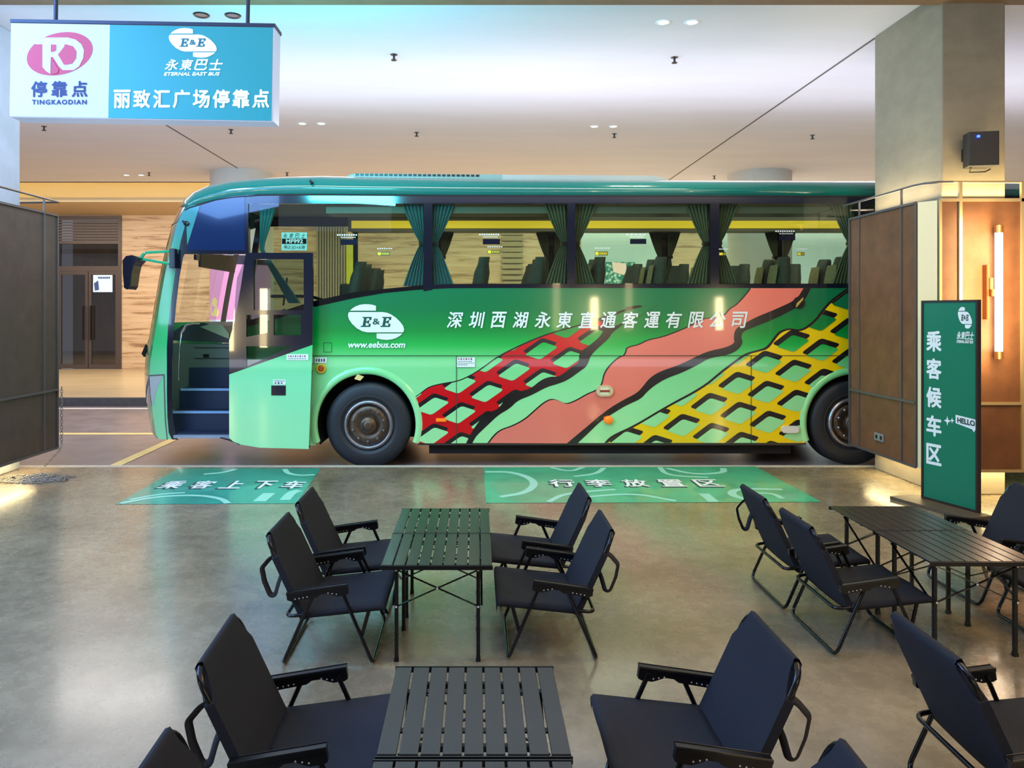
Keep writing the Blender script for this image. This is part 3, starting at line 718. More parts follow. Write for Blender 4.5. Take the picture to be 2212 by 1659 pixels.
# window band: top strip, pillars, sill strip
k = MB(); d = .004
k.poly(BPs([(401, 541), (412, 508), (426, 462), (432, 441), (480, 426), (533, 421), (UEND, 422), (UEND, 440), (534, 440), (533, 549), (398, 549)], d), (0, .05, 0))
obj('window_band', k, M_band, bus)
k = MB(); low = [(u, v - 9 if u > 800 else v - 13) for u, v in sill_curve]
k.poly(BPs(sill_curve + [(UEND, 622), (UEND, 612)] + list(reversed(low)), d), (0, .05, 0)); obj('window_sill', k, M_band, bus)
pil = [(533, 536, 540), (915, 934, 640), (1225, 1243, 620), (1534, 1553, 620), (1850, 1868, 620), (2160, 2178, 620), (2470, 2488, 620)]
for a_, b_, v_ in pil[1:]:
    obj('window_pillar', MB().poly(BPs([(a_, 438), (b_, 438), (b_, v_ - (14 if a_ < 1000 else 0)), (a_, v_ - (11 if a_ < 1000 else 0))], d + .001), (0, .07, 0)), M_band, bus)
obj('window_pillar', MB().poly(BPs([(531, 421), (536, 421), (540, 700), (531, 704)], d + .001), (0, .07, 0)), M_band, bus)
panes = [[(538, 440), (915, 440), (915, 625), (830, 632), (760, 644), (675, 663), (600, 687), (538, 704)]]
for (a, b, _), (c, dd, _) in zip(pil[1:], pil[2:]): panes.append([(b, 440), (c, 440), (c, 614), (b, 614)])
for pn in panes: obj('window_pane', MB().poly(BPs(pn, .006)), M_glass, bus)
# front dark quarter panel above the door
obj('quarter_glass', MB().poly(BPs([(403, 541), (414, 505), (428, 464), (436, 444), (480, 429), (529, 424), (529, 541)], .008)), mat('quarter_blue', (12, 34, 72), .1, coat=.8), bus)

# nose: profile rows (photo pixel height, corner column), plan bulge b
prof = [(949, 343), (938, 337), (900, 331), (850, 325), (812, 323), (780, 325), (750, 330), (700, 338), (650, 346), (600, 355), (560, 363), (520, 373), (480, 384), (452, 397), (445, 402)]
prof = [(u, v) for v, u in prof]
def nose_pt(u, v, t, b=.36):
    X0 = BX(u); return Vector((X0 - b*(1 - abs(1 - 2*t)**2.6), YB + (YE - YB)*t, BZ(v)))
T = [0, .012, .03, .06, .1, .16, .25, .38, .5, .62, .75, .84, .9, .94, .97, .988, 1]
def nose(rows, ts, off=0, b=.36):
    return MB().grid([[nose_pt(u, v, t, b) + Vector((off, 0, 0)) for t in ts] for (u, v) in rows])
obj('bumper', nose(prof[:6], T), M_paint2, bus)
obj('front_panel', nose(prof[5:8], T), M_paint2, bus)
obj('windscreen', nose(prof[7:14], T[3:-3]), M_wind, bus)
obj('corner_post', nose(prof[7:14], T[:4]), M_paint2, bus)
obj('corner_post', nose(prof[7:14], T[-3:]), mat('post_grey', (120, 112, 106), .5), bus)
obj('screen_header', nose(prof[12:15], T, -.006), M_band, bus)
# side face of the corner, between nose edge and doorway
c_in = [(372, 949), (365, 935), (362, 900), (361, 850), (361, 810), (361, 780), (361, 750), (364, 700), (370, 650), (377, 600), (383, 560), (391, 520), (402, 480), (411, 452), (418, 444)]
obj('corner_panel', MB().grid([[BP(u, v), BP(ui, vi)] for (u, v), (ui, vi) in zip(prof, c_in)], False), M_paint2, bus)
c2 = [(386, 950), (380, 938), (374, 900), (373, 850), (373, 810), (373, 780), (374, 750), (377, 700), (382, 650), (388, 600), (396, 556), (401, 545), (405, 540), (428, 462), (434, 442)]
c3 = c_in[:13] + [(424, 452), (432, 440)]
obj('door_gasket', MB().grid([[BP(u, v, .006), BP(ui, vi, .006)] for (u, v), (ui, vi) in zip(c_in[:13], c2[:13])], False), M_band, bus)
obj('corner_panel_top', MB().poly(BPs([(391, 520), (402, 541), (404, 537), (430, 462), (436, 441), (418, 443), (402, 452), (402, 480)], .001)), M_paint2, bus)
# headlight + seam
hl = obj('headlight', MB().grid([[nose_pt(u, v, t) + Vector((-.006, -.004, 0)) for t in (0, .012, .03, .06, .1, .16, .22)] for u, v in [(323, 812), (324.5, 840), (328, 876)]]), mat('headlight_clear', (205, 210, 210), .08, coat=1, metal=.3), bus)
obj('headlight_side', MB().poly(BPs([(323, 811), (353, 809), (340, 838), (330, 878), (325, 850)], .004)), mat('headlight_clear', (205, 210, 210)), bus)
obj('panel_seam', MB().poly(BPs([(320, 810), (356, 808), (357, 850), (359, 910), (363, 950), (361, 950), (356.5, 910), (354.5, 850), (353.5, 811), (322, 813)], .006)), M_line, bus)
# roof loft
rt = [(400, 450, 444), (408, 446, 430), (425, 441, 413), (455, 434, 398), (500, 424, 389), (560, 420, 383), (620, 419, 380), (690, 419, 379), (800, 420, 382), (1000, 421, 385), (1450, 422, 389), (UEND, 424, 391)]
rows = []
for (u, vb, vt) in rt:
    x = BX(u); zb = BZ(vb); zt2 = BZ(vt); row = []
    fr_ = max(0, 1 - (x - BX(400))/1.5)
    prof_ = [(0, zb), (.008, zb + (zt2 - zb)*.45), (.04, zb + (zt2 - zb)*.82), (.12, zt2), (.35, zt2 + .05*(1 - fr_*.5)), (.8, zt2 + .09*(1 - fr_*.4)), (1.25, zt2 + .10*(1 - fr_*.4))]
    full = prof_ + [(2.5 - a_, b_) for a_, b_ in reversed(prof_[:-1])]
    for (dy, z_) in full:
        t_ = dy/2.5; row.append(Vector((x - .36*(1 - abs(1 - 2*t_)**2.6)*fr_**1.5, YB + dy, z_)))
    rows.append(row)
obj('roof', MB().grid(rows), M_roof, bus, solid=.01)
k = MB(); rr = [(399, 453), (408, 448), (430, 441.5), (462, 432), (500, 425.5), (560, 421), (620, 420), (1000, 422), (UEND, 424.5)]
k.grid([[BP(u, v, .012), BP(u, v + 2.2, .012)] for u, v in rr], False); obj('gutter_line', k, M_dark, bus)
# roof units
Yr = 9.45
def rpod(name, pts, m, n=0):
    k = MB(); q = [P(u, v, Yr) for u, v in pts]; k.poly(q, (0, 1.7, 0)); return obj(name, k, m, bus)
au = rpod('air_unit', [(745, 392), (752, 379), (768, 374.5), (1085, 377), (1085, 392)], mat('pod_grey_teal', (128, 150, 146), .4))
for i in range(26): obj('vent_slot', MB().box((X(768 + i*10.4, Yr), Yr - .012, Z(379.4 + i*.09, Yr)), (X(775 + i*10.4, Yr), Yr - .001, Z(375.2 + i*.09, Yr))), M_black, au)
rpod('roof_cover', [(1085, 392), (1085, 377.5), (1405, 379.5), (1425, 382), (1452, 392)], mat('pod_grey', (165, 168, 166), .4))
obj('roof_antenna', MB().tube([BP(672, 388, .0), BP(671, 392, .02), BP(676, 397, .03)], [.006, .012, .02], 8), M_black, bus)

# far side of the coach
k = MB(); zs = 2.02; zf = 1.50; xf = BX(700)
k.poly([(BX(365), YE, .35), (XEND, YE, .35), (XEND, YE, zs), (xf, YE, zs), (xf - .05, YE, zf), (BX(377), YE, zf)], (0, -.04, 0))
obj('far_side_panel', k, M_paint, bus)
k = MB(); k.box((BX(420), YE - .05, 3.02), (XEND, YE, 3.2))
for a_, b_, v_ in pil[1:]: k.box((BX(a_), YE - .06, zs), (BX(b_), YE, 3.1))
k.poly([(BX(377), YE, zf), (BX(377) + .09, YE, zf), (BX(425) + .09, YE, 3.05), (BX(425), YE, 3.05)], (0, -.06, 0))
k.box((xf - .05, YE - .06, zf), (xf + .02, YE, 3.1))
obj('far_window_frame', k, M_band, bus)
obj('far_window_pane', MB().poly([(BX(380), YE - .02, zf), (xf, YE - .02, zf), (xf, YE - .02, zs), (XEND, YE - .02, zs), (XEND, YE - .02, 3.05), (BX(425), YE - .02, 3.05)]), M_glass, bus)
obj('rear_wall', MB().box((XEND - .04, YB, .35), (XEND, YE, 3.25)), M_paint, bus)
obj('inner_ceiling', MB().box((BX(440), YB + .06, 3.16), (XEND - .05, YE - .06, 3.20)), mat('inner_ceiling_grey', (120, 120, 112), .7), bus)
obj('inner_floor', MB().box((BX(533), YB + .06, 1.02), (XEND - .05, YE - .06, 1.08)), mat('inner_floor_dark', (50, 50, 52), .7), bus)
# luggage racks
M_rack = mat('rack_grey', (120, 118, 108), .5)
k = MB(); k.box((BX(700), YB + .12, 2.92), (XEND - .1, YB + .5, 3.0)); obj('luggage_rack', k, M_rack, bus)
k = MB(); k.box((BX(690), YE - .50, 2.92), (XEND - .1, YE - .08, 3.14)).box((BX(690), YE - .52, 2.90), (XEND - .1, YE - .48, 2.925)); rk = obj('luggage_rack', k, M_rack, bus)
obj('rack_light', MB().box((BX(700), YE - .525, 2.945), (XEND - .1, YE - .505, 3.05)), mat('rack_yellow', (232, 205, 60), .5, emit=.75, ecol=(235, 200, 50)), rk)
obj('inner_lamp', MB().box((BX(1240), 10.98, 3.115), (XEND - .2, 11.02, 3.14)), mat('inner_lamp_white', (240, 245, 240), emit=1.6), bus)
# seats
M_seat = mat('seat_fabric', (50, 60, 54), .8, noise=.3, nscale=30)
M_seat2 = mat('seat_fabric_light', (120, 118, 84), .85, noise=.35, nscale=40)
def seat(x, y, z0=1.08, top=2.42, light=False):
    k = MB(); rows = []
    for i, (f, hw) in enumerate([(0, .20), (.25, .215), (.55, .22), (.72, .20), (.80, .165), (.92, .15), (.98, .12), (1, .06)]):
        zc = 1.45 + (top - 1.45)*f; xc = x + .16*f
        ring = [Vector((xc + .095*cos(a_)*(1 - .3*(f > .9)), y + hw*sin(a_), zc)) for a_ in [2*pi*q/14 for q in range(14)]]
        rows.append(ring)
    k.grid(rows, closed=True); k.add(rows[-1], [tuple(range(14))])
    s_ = obj('passenger_seat', k, M_seat, bus, bevel=0)
    obj('cushion', MB().box((x - .42, y - .21, 1.38), (x + .04, y + .21, 1.52)).box((x - .3, y - .15, 1.08), (x - .05, y + .15, 1.38)), M_seat, s_, bevel=.03)
    if light: obj('headrest_cover', MB().grid([[Vector((x + .16*f - .105, y + yy*(1 - max(0, f - .8)*1.5), 1.45 + (top - 1.45)*f)) for yy in (-.14, -.07, 0, .07, .14)] for f in (.5, .6, .7, .8, .9)]), M_seat2, s_)
    return s_
for i, u in enumerate([752, 1018, 1140, 1268, 1400, 1515, 1665, 1790, 1925, 2060, 2200]):
    tp = 2.36 if i == 0 else 2.42
    for y in (9.40, 9.86, 10.78, 11.2):
        seat(X(u, 9.4), y, top=tp, light=(i >= 3 and y < 10))
# curtains
M_cur = mat('curtain_teal', (62, 118, 130), .75)
M_cur2 = mat('curtain_grey_green', (96, 104, 84), .8)
def curtain(xp, sgn, Y, m, ztop=3.02, zbot=2.06, zt=2.56, wt=.27, wb=.26, wm=.05):
    rows = []
    for j in range(19):
        f = j/18; z_ = ztop + (zbot - ztop)*f; g = (z_ - zt)/((ztop if z_ > zt else zbot) - zt)
        w_ = wm + ((wt if z_ > zt else wb) - wm)*abs(g)**.8
        rows.append([Vector((xp + sgn*w_*q/36, Y + .022*sin(q*1.05)*(.5 + .5*min(1, w_/.15)), z_)) for q in range(37)])
    c_ = obj('curtain', MB().grid(rows), m, bus)
    obj('tieback', MB().box((min(xp, xp + sgn*(wm + .02)), Y - .035, zt - .02), (max(xp, xp + sgn*(wm + .02)), Y + .035, zt + .02)), M_black, c_)
for i, (a_, b_, v_) in enumerate(pil[1:]):
    m = M_cur if i == 0 else M_cur2
    curtain(BX(a_) + .01, -1, YB + .10, m); curtain(BX(b_) - .01, 1, YB + .10, m)
    curtain(BX(a_) + .01, -1, YE - .10, M_cur2, wt=.22, wb=.1); curtain(BX(b_) - .01, 1, YE - .10, M_cur2, wt=.22, wb=.1)
# driver side curtain, swung back
rows = []
for j in range(15):
    f = j/14; z_ = 2.98 - 1.12*f
    x_ = BX(553) + (.0 if f < .45 else (f - .45)*.62); w_ = .19*(1 - f*1.9) if f < .4 else .046 + (f - .4)*.16
    rows.append([Vector((x_ + w_*q/24, YB + .15 + .02*sin(q*1.1), z_)) for q in range(25)])
obj('curtain', MB().grid(rows), mat('curtain_cyan', (52, 128, 138), .7), bus)

# doorway: steps, walls, dash, rail
M_step = mat('step_navy', (24, 36, 62), .5); M_nose = mat('step_nosing', (120, 160, 200), .35, emit=.08)
xa, xb = -3.70, BX(540)
st = obj('door_steps', MB().box((xa + .12, YB + .03, .30), (xb, YB + .3, .34)).box((xa, YB + .3, .30), (xb, YB + .62, .56)).box((xa, YB + .62, .3), (xb, YB + .95, .80)).box((xa, YB + .95, .3), (xb, YB + 1.0, 1.04)), M_step, bus)
for y_, z_ in ((YB + .3, .56), (YB + .62, .80)): obj('step_edge', MB().box((xa + .02, y_ - .012, z_ - .022), (xb, y_ + .01, z_ + .006)), M_nose, st)
obj('door_sill', MB().box((BX(376), YB - .02, .29), (BX(533), YB + .05, .325)), mat('sill_grey', (150, 165, 185), .35, metal=.4), bus)
obj('stair_wall', MB().box((BX(540), YB + .05, .3), (BX(540) + .04, YE - .1, 1.1)), M_dark, bus)
M_dash = mat('dash_grey_green', (92, 98, 86), .6); M_dash2 = mat('dash_dark', (48, 46, 42), .5)
Yd = 10.05
obj('dash_front', MB().box((-3.93, Yd, .5), (BX(545), Yd + .06, Z(742, Yd))), M_dash, bus)
dt = [(372, 735), (372, 718), (392, 704), (412, 698), (440, 697), (470, 705), (505, 728), (512, 742)]
obj('dashboard', MB().poly([P(u, v, Yd - .03) for u, v in dt] , (0, 1.3, 0)), M_dash2, bus)
obj('dash_top', MB().poly([P(u, v, Yd - .035) for u, v in [(432, 706), (455, 700), (480, 702), (495, 722), (494, 732)]]), mat('dash_cream', (150, 148, 110), .5), bus)
for z_, c_ in ((Z(752, Yd), 1), (Z(775, Yd), 1), (Z(800, Yd), 1)): obj('dash_seam', MB().box((xa + .05, Yd - .008, z_), (BX(520), Yd, z_ + .012)), M_dash2, bus)
obj('dash_button', MB().box((X(440, Yd), Yd - .02, Z(771, Yd)), (X(452, Yd), Yd, Z(765, Yd))), M_black, bus)
rl = mat('grab_rail_silver', (170, 178, 190), .2, metal=.9)
obj('grab_rail', MB().tube([P(386, 822, 9.3), P(386, 790, 9.3), P(388, 750, 9.3), P(392, 720, 9.35), P(402, 704, 9.45), P(415, 700, 9.6), P(430, 700, 9.8)], .014, 10), rl, bus)
sx = BX(565)
k = MB(); k.lathe([(.0, .0), (.0, 0)], (0, 0, 0), 'X', 3) if False else None
ring = [Vector((BX(508) + .10*cos(a_), 10.95 + .22*sin(a_), 1.60 + .19*cos(a_))) for a_ in [2*pi*i/24 for i in range(24)]]
obj('steering_wheel', MB().tube(ring, .016, 8, closed=True).tube([(BX(508), 10.73, 1.6), (BX(508), 11.17, 1.6)], .014, 6).tube([(BX(508), 10.95, 1.6), (BX(490), 10.95, 1.4)], .03, 8), M_black, bus)
ds = obj('driver_seat', MB().box((BX(600), 10.7, 1.1), (BX(600) + .5, 11.2, 1.45)).box((BX(600) + .42, 10.7, 1.4), (BX(600) + .56, 11.2, 2.15)), M_seat, bus, bevel=.04)
obj('sun_visor', MB().box((BX(400) - .15, 9.9, 2.33), (BX(400) - .12, 11.3, 2.55)), mat('visor_dark', (14, 12, 18), .5), bus)
obj('inner_mirror', MB().box((BX(400) - .1, 9.6, 2.40), (BX(400) - .07, 9.72, 2.5)), M_black, bus)
obj('partition_rail', MB().tube([P(585, 640, 9.9), P(670, 640, 9.9), P(720, 655, 9.6)], .02, 8).tube([P(620, 600, 9.9), P(612, 660, 9.9)], .012, 8), M_black, bus)

# open door leaf
YD = 8.86
DP = lambda pts, d=0: [P(u, v, YD - d) for u, v in pts]
outl = [(531, 546), (676, 546), (675, 747), (667, 969), (560, 966), (507, 957), (496, 945), (495, 735), (508, 690), (520, 620)]
w1 = [(548, 560), (656, 560), (656, 670), (548, 670)]
w2 = [(532, 680), (582, 680), (582, 718), (532, 728)]
w3 = [(591, 680), (650, 680), (650, 724), (591, 724)]
w4 = [(532, 748), (632, 748), (532, 792)]
door = obj('entrance_door', MB().poly([DP(outl), DP(w1)[::-1], DP(w2)[::-1], DP(w3)[::-1], DP(w4)[::-1]], (0, .05, 0)), M_band, bus)
obj('door_glass', MB().poly(DP([(512, 600), (533, 551), (670, 551), (670, 742), (530, 795), (500, 800), (500, 735)], -.02)), M_glass_d, door)
obj('door_skin', MB().poly(DP([(495, 809), (675, 745), (667, 970), (560, 967), (507, 958), (495, 945)], .006), (0, .006, 0)), M_paint2, door)
hn = obj('door_lock', MB().poly(DP([(586, 833), (617, 833), (617, 854), (586, 854)], .012), (0, .012, 0)), M_navy, door, bevel=.004)
def sticker(name, box, Y_, m, parent, rows=(), ink=None):
    u0, v0, u1, v1 = box
    s_ = obj(name, MB().poly([P(u0, v1, Y_), P(u1, v1, Y_), P(u1, v0, Y_), P(u0, v0, Y_)]), m, parent)
    return s_
def marks(box, n, m, parent, Y_):      # short unreadable strokes of tiny print
    u0, v0, u1, v1 = box; k = MB(); st_ = (u1 - u0)/n
    for i in range(n):
        a_ = u0 + i*st_; k.poly([P(a_, v1, Y_), P(a_ + st_*.62, v1, Y_), P(a_ + st_*.62, v0, Y_), P(a_, v0, Y_)])
        if i % 2: k.poly([P(a_ + st_*.2, v1 + .8, Y_), P(a_ + st_*.45, v1 + .8, Y_), P(a_ + st_*.45, v0 - .8, Y_), P(a_ + st_*.2, v0 - .8, Y_)])
    obj('print', k, m, parent)
ink_r = mat('sticker_ink_rose', (165, 110, 125), .6)
s_ = sticker('door_sticker', (619, 765, 666, 778), YD - .012, M_sticker, door); marks((622, 768, 662, 771), 8, ink_r, s_, YD - .013); marks((622, 774, 662, 775.5), 14, M_inkgrey, s_, YD - .013)
s_ = sticker('door_sticker', (590, 820, 617, 831), YD - .012, M_sticker, door); marks((592, 822, 615, 824), 12, M_inkgrey, s_, YD - .013); marks((593, 826, 613, 829), 3, M_inkgrey, s_, YD - .013)
obj('door_arm', MB().tube([BP(478, 945, .02), P(497, 951, YD), P(518, 960, YD)], .008, 6), M_black, bus)

# mirror
mg = mat('mirror_arm_green', (20, 150, 105), .25, coat=.5)
ma = obj('mirror_arm', MB().bar(BP(380, 543, .05), P(313, 546, 8.9), .03, .03).bar(P(313, 546, 8.9), P(303, 558, 8.9), .03, .03).bar(BP(379, 572, .05), P(292, 557, 8.9), .03, .03), mg, bus, bevel=.004)
obj('mirror_mount', MB().box((BX(372), YB - .09, BZ(580)), (BX(385), YB + .0, BZ(538))), M_navy, bus, bevel=.008)
obj('side_mirror', MB().poly([P(u, v, 8.8) for u, v in [(265, 562), (272, 553), (285, 551), (300, 556), (297, 563), (288, 572), (284, 590), (280, 618), (275, 626), (268, 622), (265, 590)]], (0, .22, 0)), M_navy, bus, bevel=.012)
obj('washer_nozzle', MB().lathe([(.03, 0), (.03, -.03), (.0, -.03)], BP(404, 483), 'Y', 16).tube([BP(396, 478, .02), BP(404, 483, .03)], .014, 6), M_navy, bus)
obj('wiper', MB().tube([nose_pt(328, 768, .10, .36) + Vector((-.03, 0, 0)), nose_pt(335, 752, .14, .36) + Vector((-.03, 0, 0)), nose_pt(330, 740, .3) + Vector((-.03, 0, 0)), nose_pt(335, 735, .5) + Vector((-.03, 0, 0))], .014, 6), M_black, bus)
obj('wiper', MB().tube([nose_pt(326, 745, .05) + Vector((-.02, 0, 0)), nose_pt(322, 766, .05) + Vector((-.03, 0, 0)), nose_pt(325, 772, .05) + Vector((-.03, 0, 0))], [.012, .026, .012], 8), M_black, bus)

# livery ---------------------------------------------------------------
zA = lambda pts: [(860 + x/4.366, 600 + y/4.366) for x, y in pts]
zB = lambda pts: [(1320 + x/4.046, 600 + y/4.046) for x, y in pts]
M_lb = mat('livery_black', (28, 24, 26), .2, coat=.5); M_lr = mat('livery_red', (206, 8, 18), .2, coat=.5)
M_ls = mat('livery_salmon', (228, 116, 98), .2, coat=.5); M_ly = mat('livery_yellow', (240, 200, 8), .2, coat=.5)
def clip(subj, cl):         # clip a polygon against a convex one
    area_ = sum(a_[0]*b_[1] - b_[0]*a_[1] for a_, b_ in zip(cl, cl[1:] + cl[:1]))
    if area_ < 0: cl = cl[::-1]
    out = subj
    for a_, b_ in zip(cl, cl[1:] + cl[:1]):
        inp = out; out = []
        if not inp: break
        ins = lambda p_: (b_[0] - a_[0])*(p_[1] - a_[1]) - (b_[1] - a_[1])*(p_[0] - a_[0]) >= 0
        for p_, q_ in zip(inp[-1:] + inp[:-1], inp):
            ip, iq = ins(p_), ins(q_)
            if ip != iq:
                d1 = (b_[0] - a_[0])*(p_[1] - a_[1]) - (b_[1] - a_[1])*(p_[0] - a_[0]); d2 = (b_[0] - a_[0])*(q_[1] - a_[1]) - (b_[1] - a_[1])*(q_[0] - a_[0])
                t_ = d1/(d1 - d2); out.append((p_[0] + (q_[0] - p_[0])*t_, p_[1] + (q_[1] - p_[1])*t_))
            if iq: out.append(q_)
    return out
def area2(p_): return abs(sum(a_[0]*b_[1] - b_[0]*a_[1] for a_, b_ in zip(p_, p_[1:] + p_[:1])))/2
def rounded(c, e1, e2, k=.16):
    vs = [(c[0] + s1*e1[0]/2 + s2*e2[0]/2, c[1] + s1*e1[1]/2 + s2*e2[1]/2) for s1, s2 in ((-1, -1), (1, -1), (1, 1), (-1, 1))]
    out = []
    for i in range(4):
        p_, q_, r_ = vs[i-1], vs[i], vs[(i+1) % 4]
        a_ = (q_[0] + (p_[0] - q_[0])*k, q_[1] + (p_[1] - q_[1])*k); b_ = (q_[0] + (r_[0] - q_[0])*k, q_[1] + (r_[1] - q_[1])*k)
        for t_ in (0, .25, .5, .75, 1): out.append(((1-t_)**2*a_[0] + 2*t_*(1-t_)*q_[0] + t_*t_*b_[0], (1-t_)**2*a_[1] + 2*t_*(1-t_)*q_[1] + t_*t_*b_[1]))
    return out
def net(region, c0, a_, b_, e1, e2, sh, d, rng, e1b=None, e2b=None):
    kb, kg = MB(), MB()
    for i in range(-rng, rng + 1):
        for j in range(-rng, rng + 1):
            c = (c0[0] + i*a_[0] + j*b_[0], c0[1] + i*a_[1] + j*b_[1])
            if not (-400 < c[0] < 2900 and -100 < c[1] < 1800): continue
            g = clip(region, rounded(c, e1, e2)); s = clip(region, rounded((c[0] + sh[0], c[1] + sh[1]), e1b or e1, e2b or e2))
            yield_ = []
            if len(g) > 2 and area2(g) > 30: kg_l.append(g)
            if len(s) > 2 and area2(s) > 30: kb_l.append(s)
D0, DD = .0025, .0022
def sm(p, n=2):
    for _ in range(n):
        q = [p[0]]
        for a_, b_ in zip(p, p[1:]): q += [(a_[0]*.75 + b_[0]*.25, a_[1]*.75 + b_[1]*.25), (a_[0]*.25 + b_[0]*.75, a_[1]*.25 + b_[1]*.75)]
        p = q + [p[-1]]
    return p
# red net
up = [(125,1135),(180,1110),(240,1060),(300,1020),(420,992),(560,972),(680,918),(800,842),(930,742),(1100,655),(1300,565),(1450,512),(1650,458),(1850,398),(1950,358),(2060,322),(2183,283)]
tip = [(100,262),(200,245),(262,240),(278,258),(240,310),(150,375),(60,440),(0,490)]
tipA = [((1320 + x/4.046 - 860)*4.366, (600 + y/4.046 - 600)*4.366) for x, y in tip]
low_ = [(2000,560),(1900,650),(1815,730),(1785,830),(1710,885),(1600,965),(1500,1003),(1400,1030),(1250,1112),(1130,1155),(1050,1235),(950,1290),(860,1375),(790,1440),(730,1500),(700,1560)]
left_ = [(180,1560),(172,1400),(165,1280),(150,1200)]
band = sm(up + tipA + low_) + left_
red = sm([(128,1142),(182,1118),(245,1068),(305,1030),(425,1002),(562,982),(684,928),(806,852),(936,752),(1106,666),(1306,577),(1456,523),(1655,470),(1840,415),(1920,400),(1945,480),(1900,560),(1800,640),(1705,705),(1705,800),(1650,830),(1590,880),(1510,935),(1440,930),(1350,960),(1250,1045),(1160,1068),(1100,1085),(1010,1140),(945,1238),(860,1265),(780,1330),(700,1440),(640,1560)]) + [(182,1560),(174,1400),(167,1280),(152,1205)]
tipg = sm([(1975,385),(2070,340),(2190,300),(2360,262),(2450,250),(2440,262),(2330,330),(2200,400),(2080,440),(2000,470)])
obj('livery_outline', MB().poly(BPs(zA(band), D0)), M_lb, side)
obj('livery_red_net', MB().poly(BPs(zA(red), D0 + DD)), M_lr, side)
obj('livery_tip', MB().poly(BPs(zA(tipg), D0 + DD)), M_paint, side)
kg_l, kb_l = [], []
net(red, (1095, 890), (254, 82), (-256, 201), (142, 47), (-172, 122), (-12, -34), 0, 9, (150, 50), (-185, 131))
k = MB(); [k.poly(BPs(zA(g), D0 + 2*DD)) for g in kb_l]; obj('livery_net_shadow', k, M_lb, side)
k = MB(); [k.poly(BPs(zA(g), D0 + 3*DD)) for g in kg_l]; obj('livery_net_gaps', k, M_paint, side)
# salmon band
sal_up = zA([(838,1562),(900,1480),(960,1430),(1080,1390),(1190,1330),(1280,1250),(1370,1170),(1450,1135),(1520,1160),(1580,1190),(1680,1150),(1780,1090),(1860,1060),(1915,1010),(1935,900),(1990,820),(2080,740)]) + zB([(105,680),(125,640),(130,605),(240,580),(310,540),(440,515),(560,470),(680,420),(800,350),(900,350),(980,330),(1030,265),(1080,240),(1140,180),(1210,92)])
sal_out = zB([(1745,92),(1700,180),(1640,250),(1450,350),(1250,430),(1150,470),(1135,520),(1155,570),(1100,640),(1000,680),(860,700),(760,760),(620,830),(480,880),(380,940),(310,1000),(260,1060),(140,1110),(0,1195)]) + zA([(1900,1360),(1800,1460),(1690,1562)])
sal_in = zB([(1680,92),(1620,190),(1450,270),(1250,350),(1150,410),(1080,450),(1070,530),(1080,570),(1000,610),(850,640),(740,690),(600,760),(420,820),(330,880),(270,960),(220,1010),(120,1060),(0,1130)]) + zA([(1900,1300),(1760,1420),(1590,1562)])
sal_up = sm(sal_up); sal_out = sm(sal_out); sal_in = sm(sal_in)
obj('livery_outline', MB().poly(BPs(sal_up + sal_out, D0)), M_lb, side)
def inset(pts, dx, dy): return [(x + dx, y + dy) for x, y in pts]
si = inset(sal_up, 2.6, 1.8); si = [(si[0][0], 957)] + si[1:-1] + [(si[-1][0], 622.6)]
obj('livery_salmon_band', MB().poly(BPs(si + sal_in, D0 + DD)), M_ls, side)
# yellow net
yup = [(-60,1442),(0,1378),(200,1290),(480,1120),(800,950),(940,830),(1090,715),(1180,655),(1290,630),(1360,605),(1420,520),(1470,462),(1560,437),(1640,457),(1710,425),(1790,355),(1860,255),(1930,185),(2060,92)]
yr = [(2066,832),(1930,860),(1830,930),(1750,1040),(1712,1150),(1700,1290),(1700,1442)]
xe = (UEND - 1320)*4.046
yrr = [(2560,92),(2560,1442),(2545,1280),(2500,1060),(2400,920),(2240,835),(2125,822)]
yup = sm(yup)
obj('livery_outline', MB().poly(BPs(zB(yup + yrr + yr), D0)), M_lb, side)
yin = [(-30,1442),(40,1385),(215,1300),(490,1134),(810,966),(950,846),(1100,732),(1190,670),(1300,643),(1375,622),(1440,530),(1485,478),(1560,452),(1645,473),(1722,440),(1805,368),(1878,266),(1945,198),(2090,92)]
yin = sm(yin)
obj('livery_yellow_net', MB().poly(BPs(zB(yin + yrr + yr), D0 + DD)), M_ly, side)
kg_l, kb_l = [], []
yreg = yin + yrr + yr
net(yreg, (1350, 758), (256, 78), (-240, 184), (150, 47), (-140, 106), (-14, -34), 0, 12, (172, 53), (-172, 130))
k = MB(); [k.poly(BPs(zB(g), D0 + 2*DD)) for g in kb_l]; obj('livery_net_shadow', k, M_lb, side)
k = MB(); [k.poly(BPs(zB(g), D0 + 3*DD)) for g in kg_l]; obj('livery_net_gaps', k, M_paint, side)
# name, emblem, web address
M_lw = mat('livery_white', (222, 226, 222), .3, coat=.3)
dl = D0 + 4.5*DD
k = MB(); o_ = BP(966, 708, dl); ax = BP(1614, 708, dl) - o_; ay = BP(966, 674, dl) - o_
text_cells(k, '深圳西湖永東直通客運有限公司', o_, ax, ay, .0525, shear=.2, bold=.0035)
logo_oval(k, BP(752, 734.5, dl), BP(873.5, 734.5, dl) - BP(752, 734.5, dl), BP(752, 657, dl) - BP(752, 734.5, dl))
text(k, 'www.eebus.com', BP(753, 751, dl), BP(875, 751, dl) - BP(753, 751, dl), BP(753, 738, dl) - BP(753, 751, dl), shear=.2, bold=.003)
obj('white_lettering', k, M_lw, side)
dl += .002
k = MB(); logo_text(k, BP(752, 734.5, dl), BP(873.5, 734.5, dl) - BP(752, 734.5, dl), BP(752, 657, dl) - BP(752, 734.5, dl), .002)
obj('emblem_initials', k, mat('emblem_green', (10, 72, 56), .3), side)
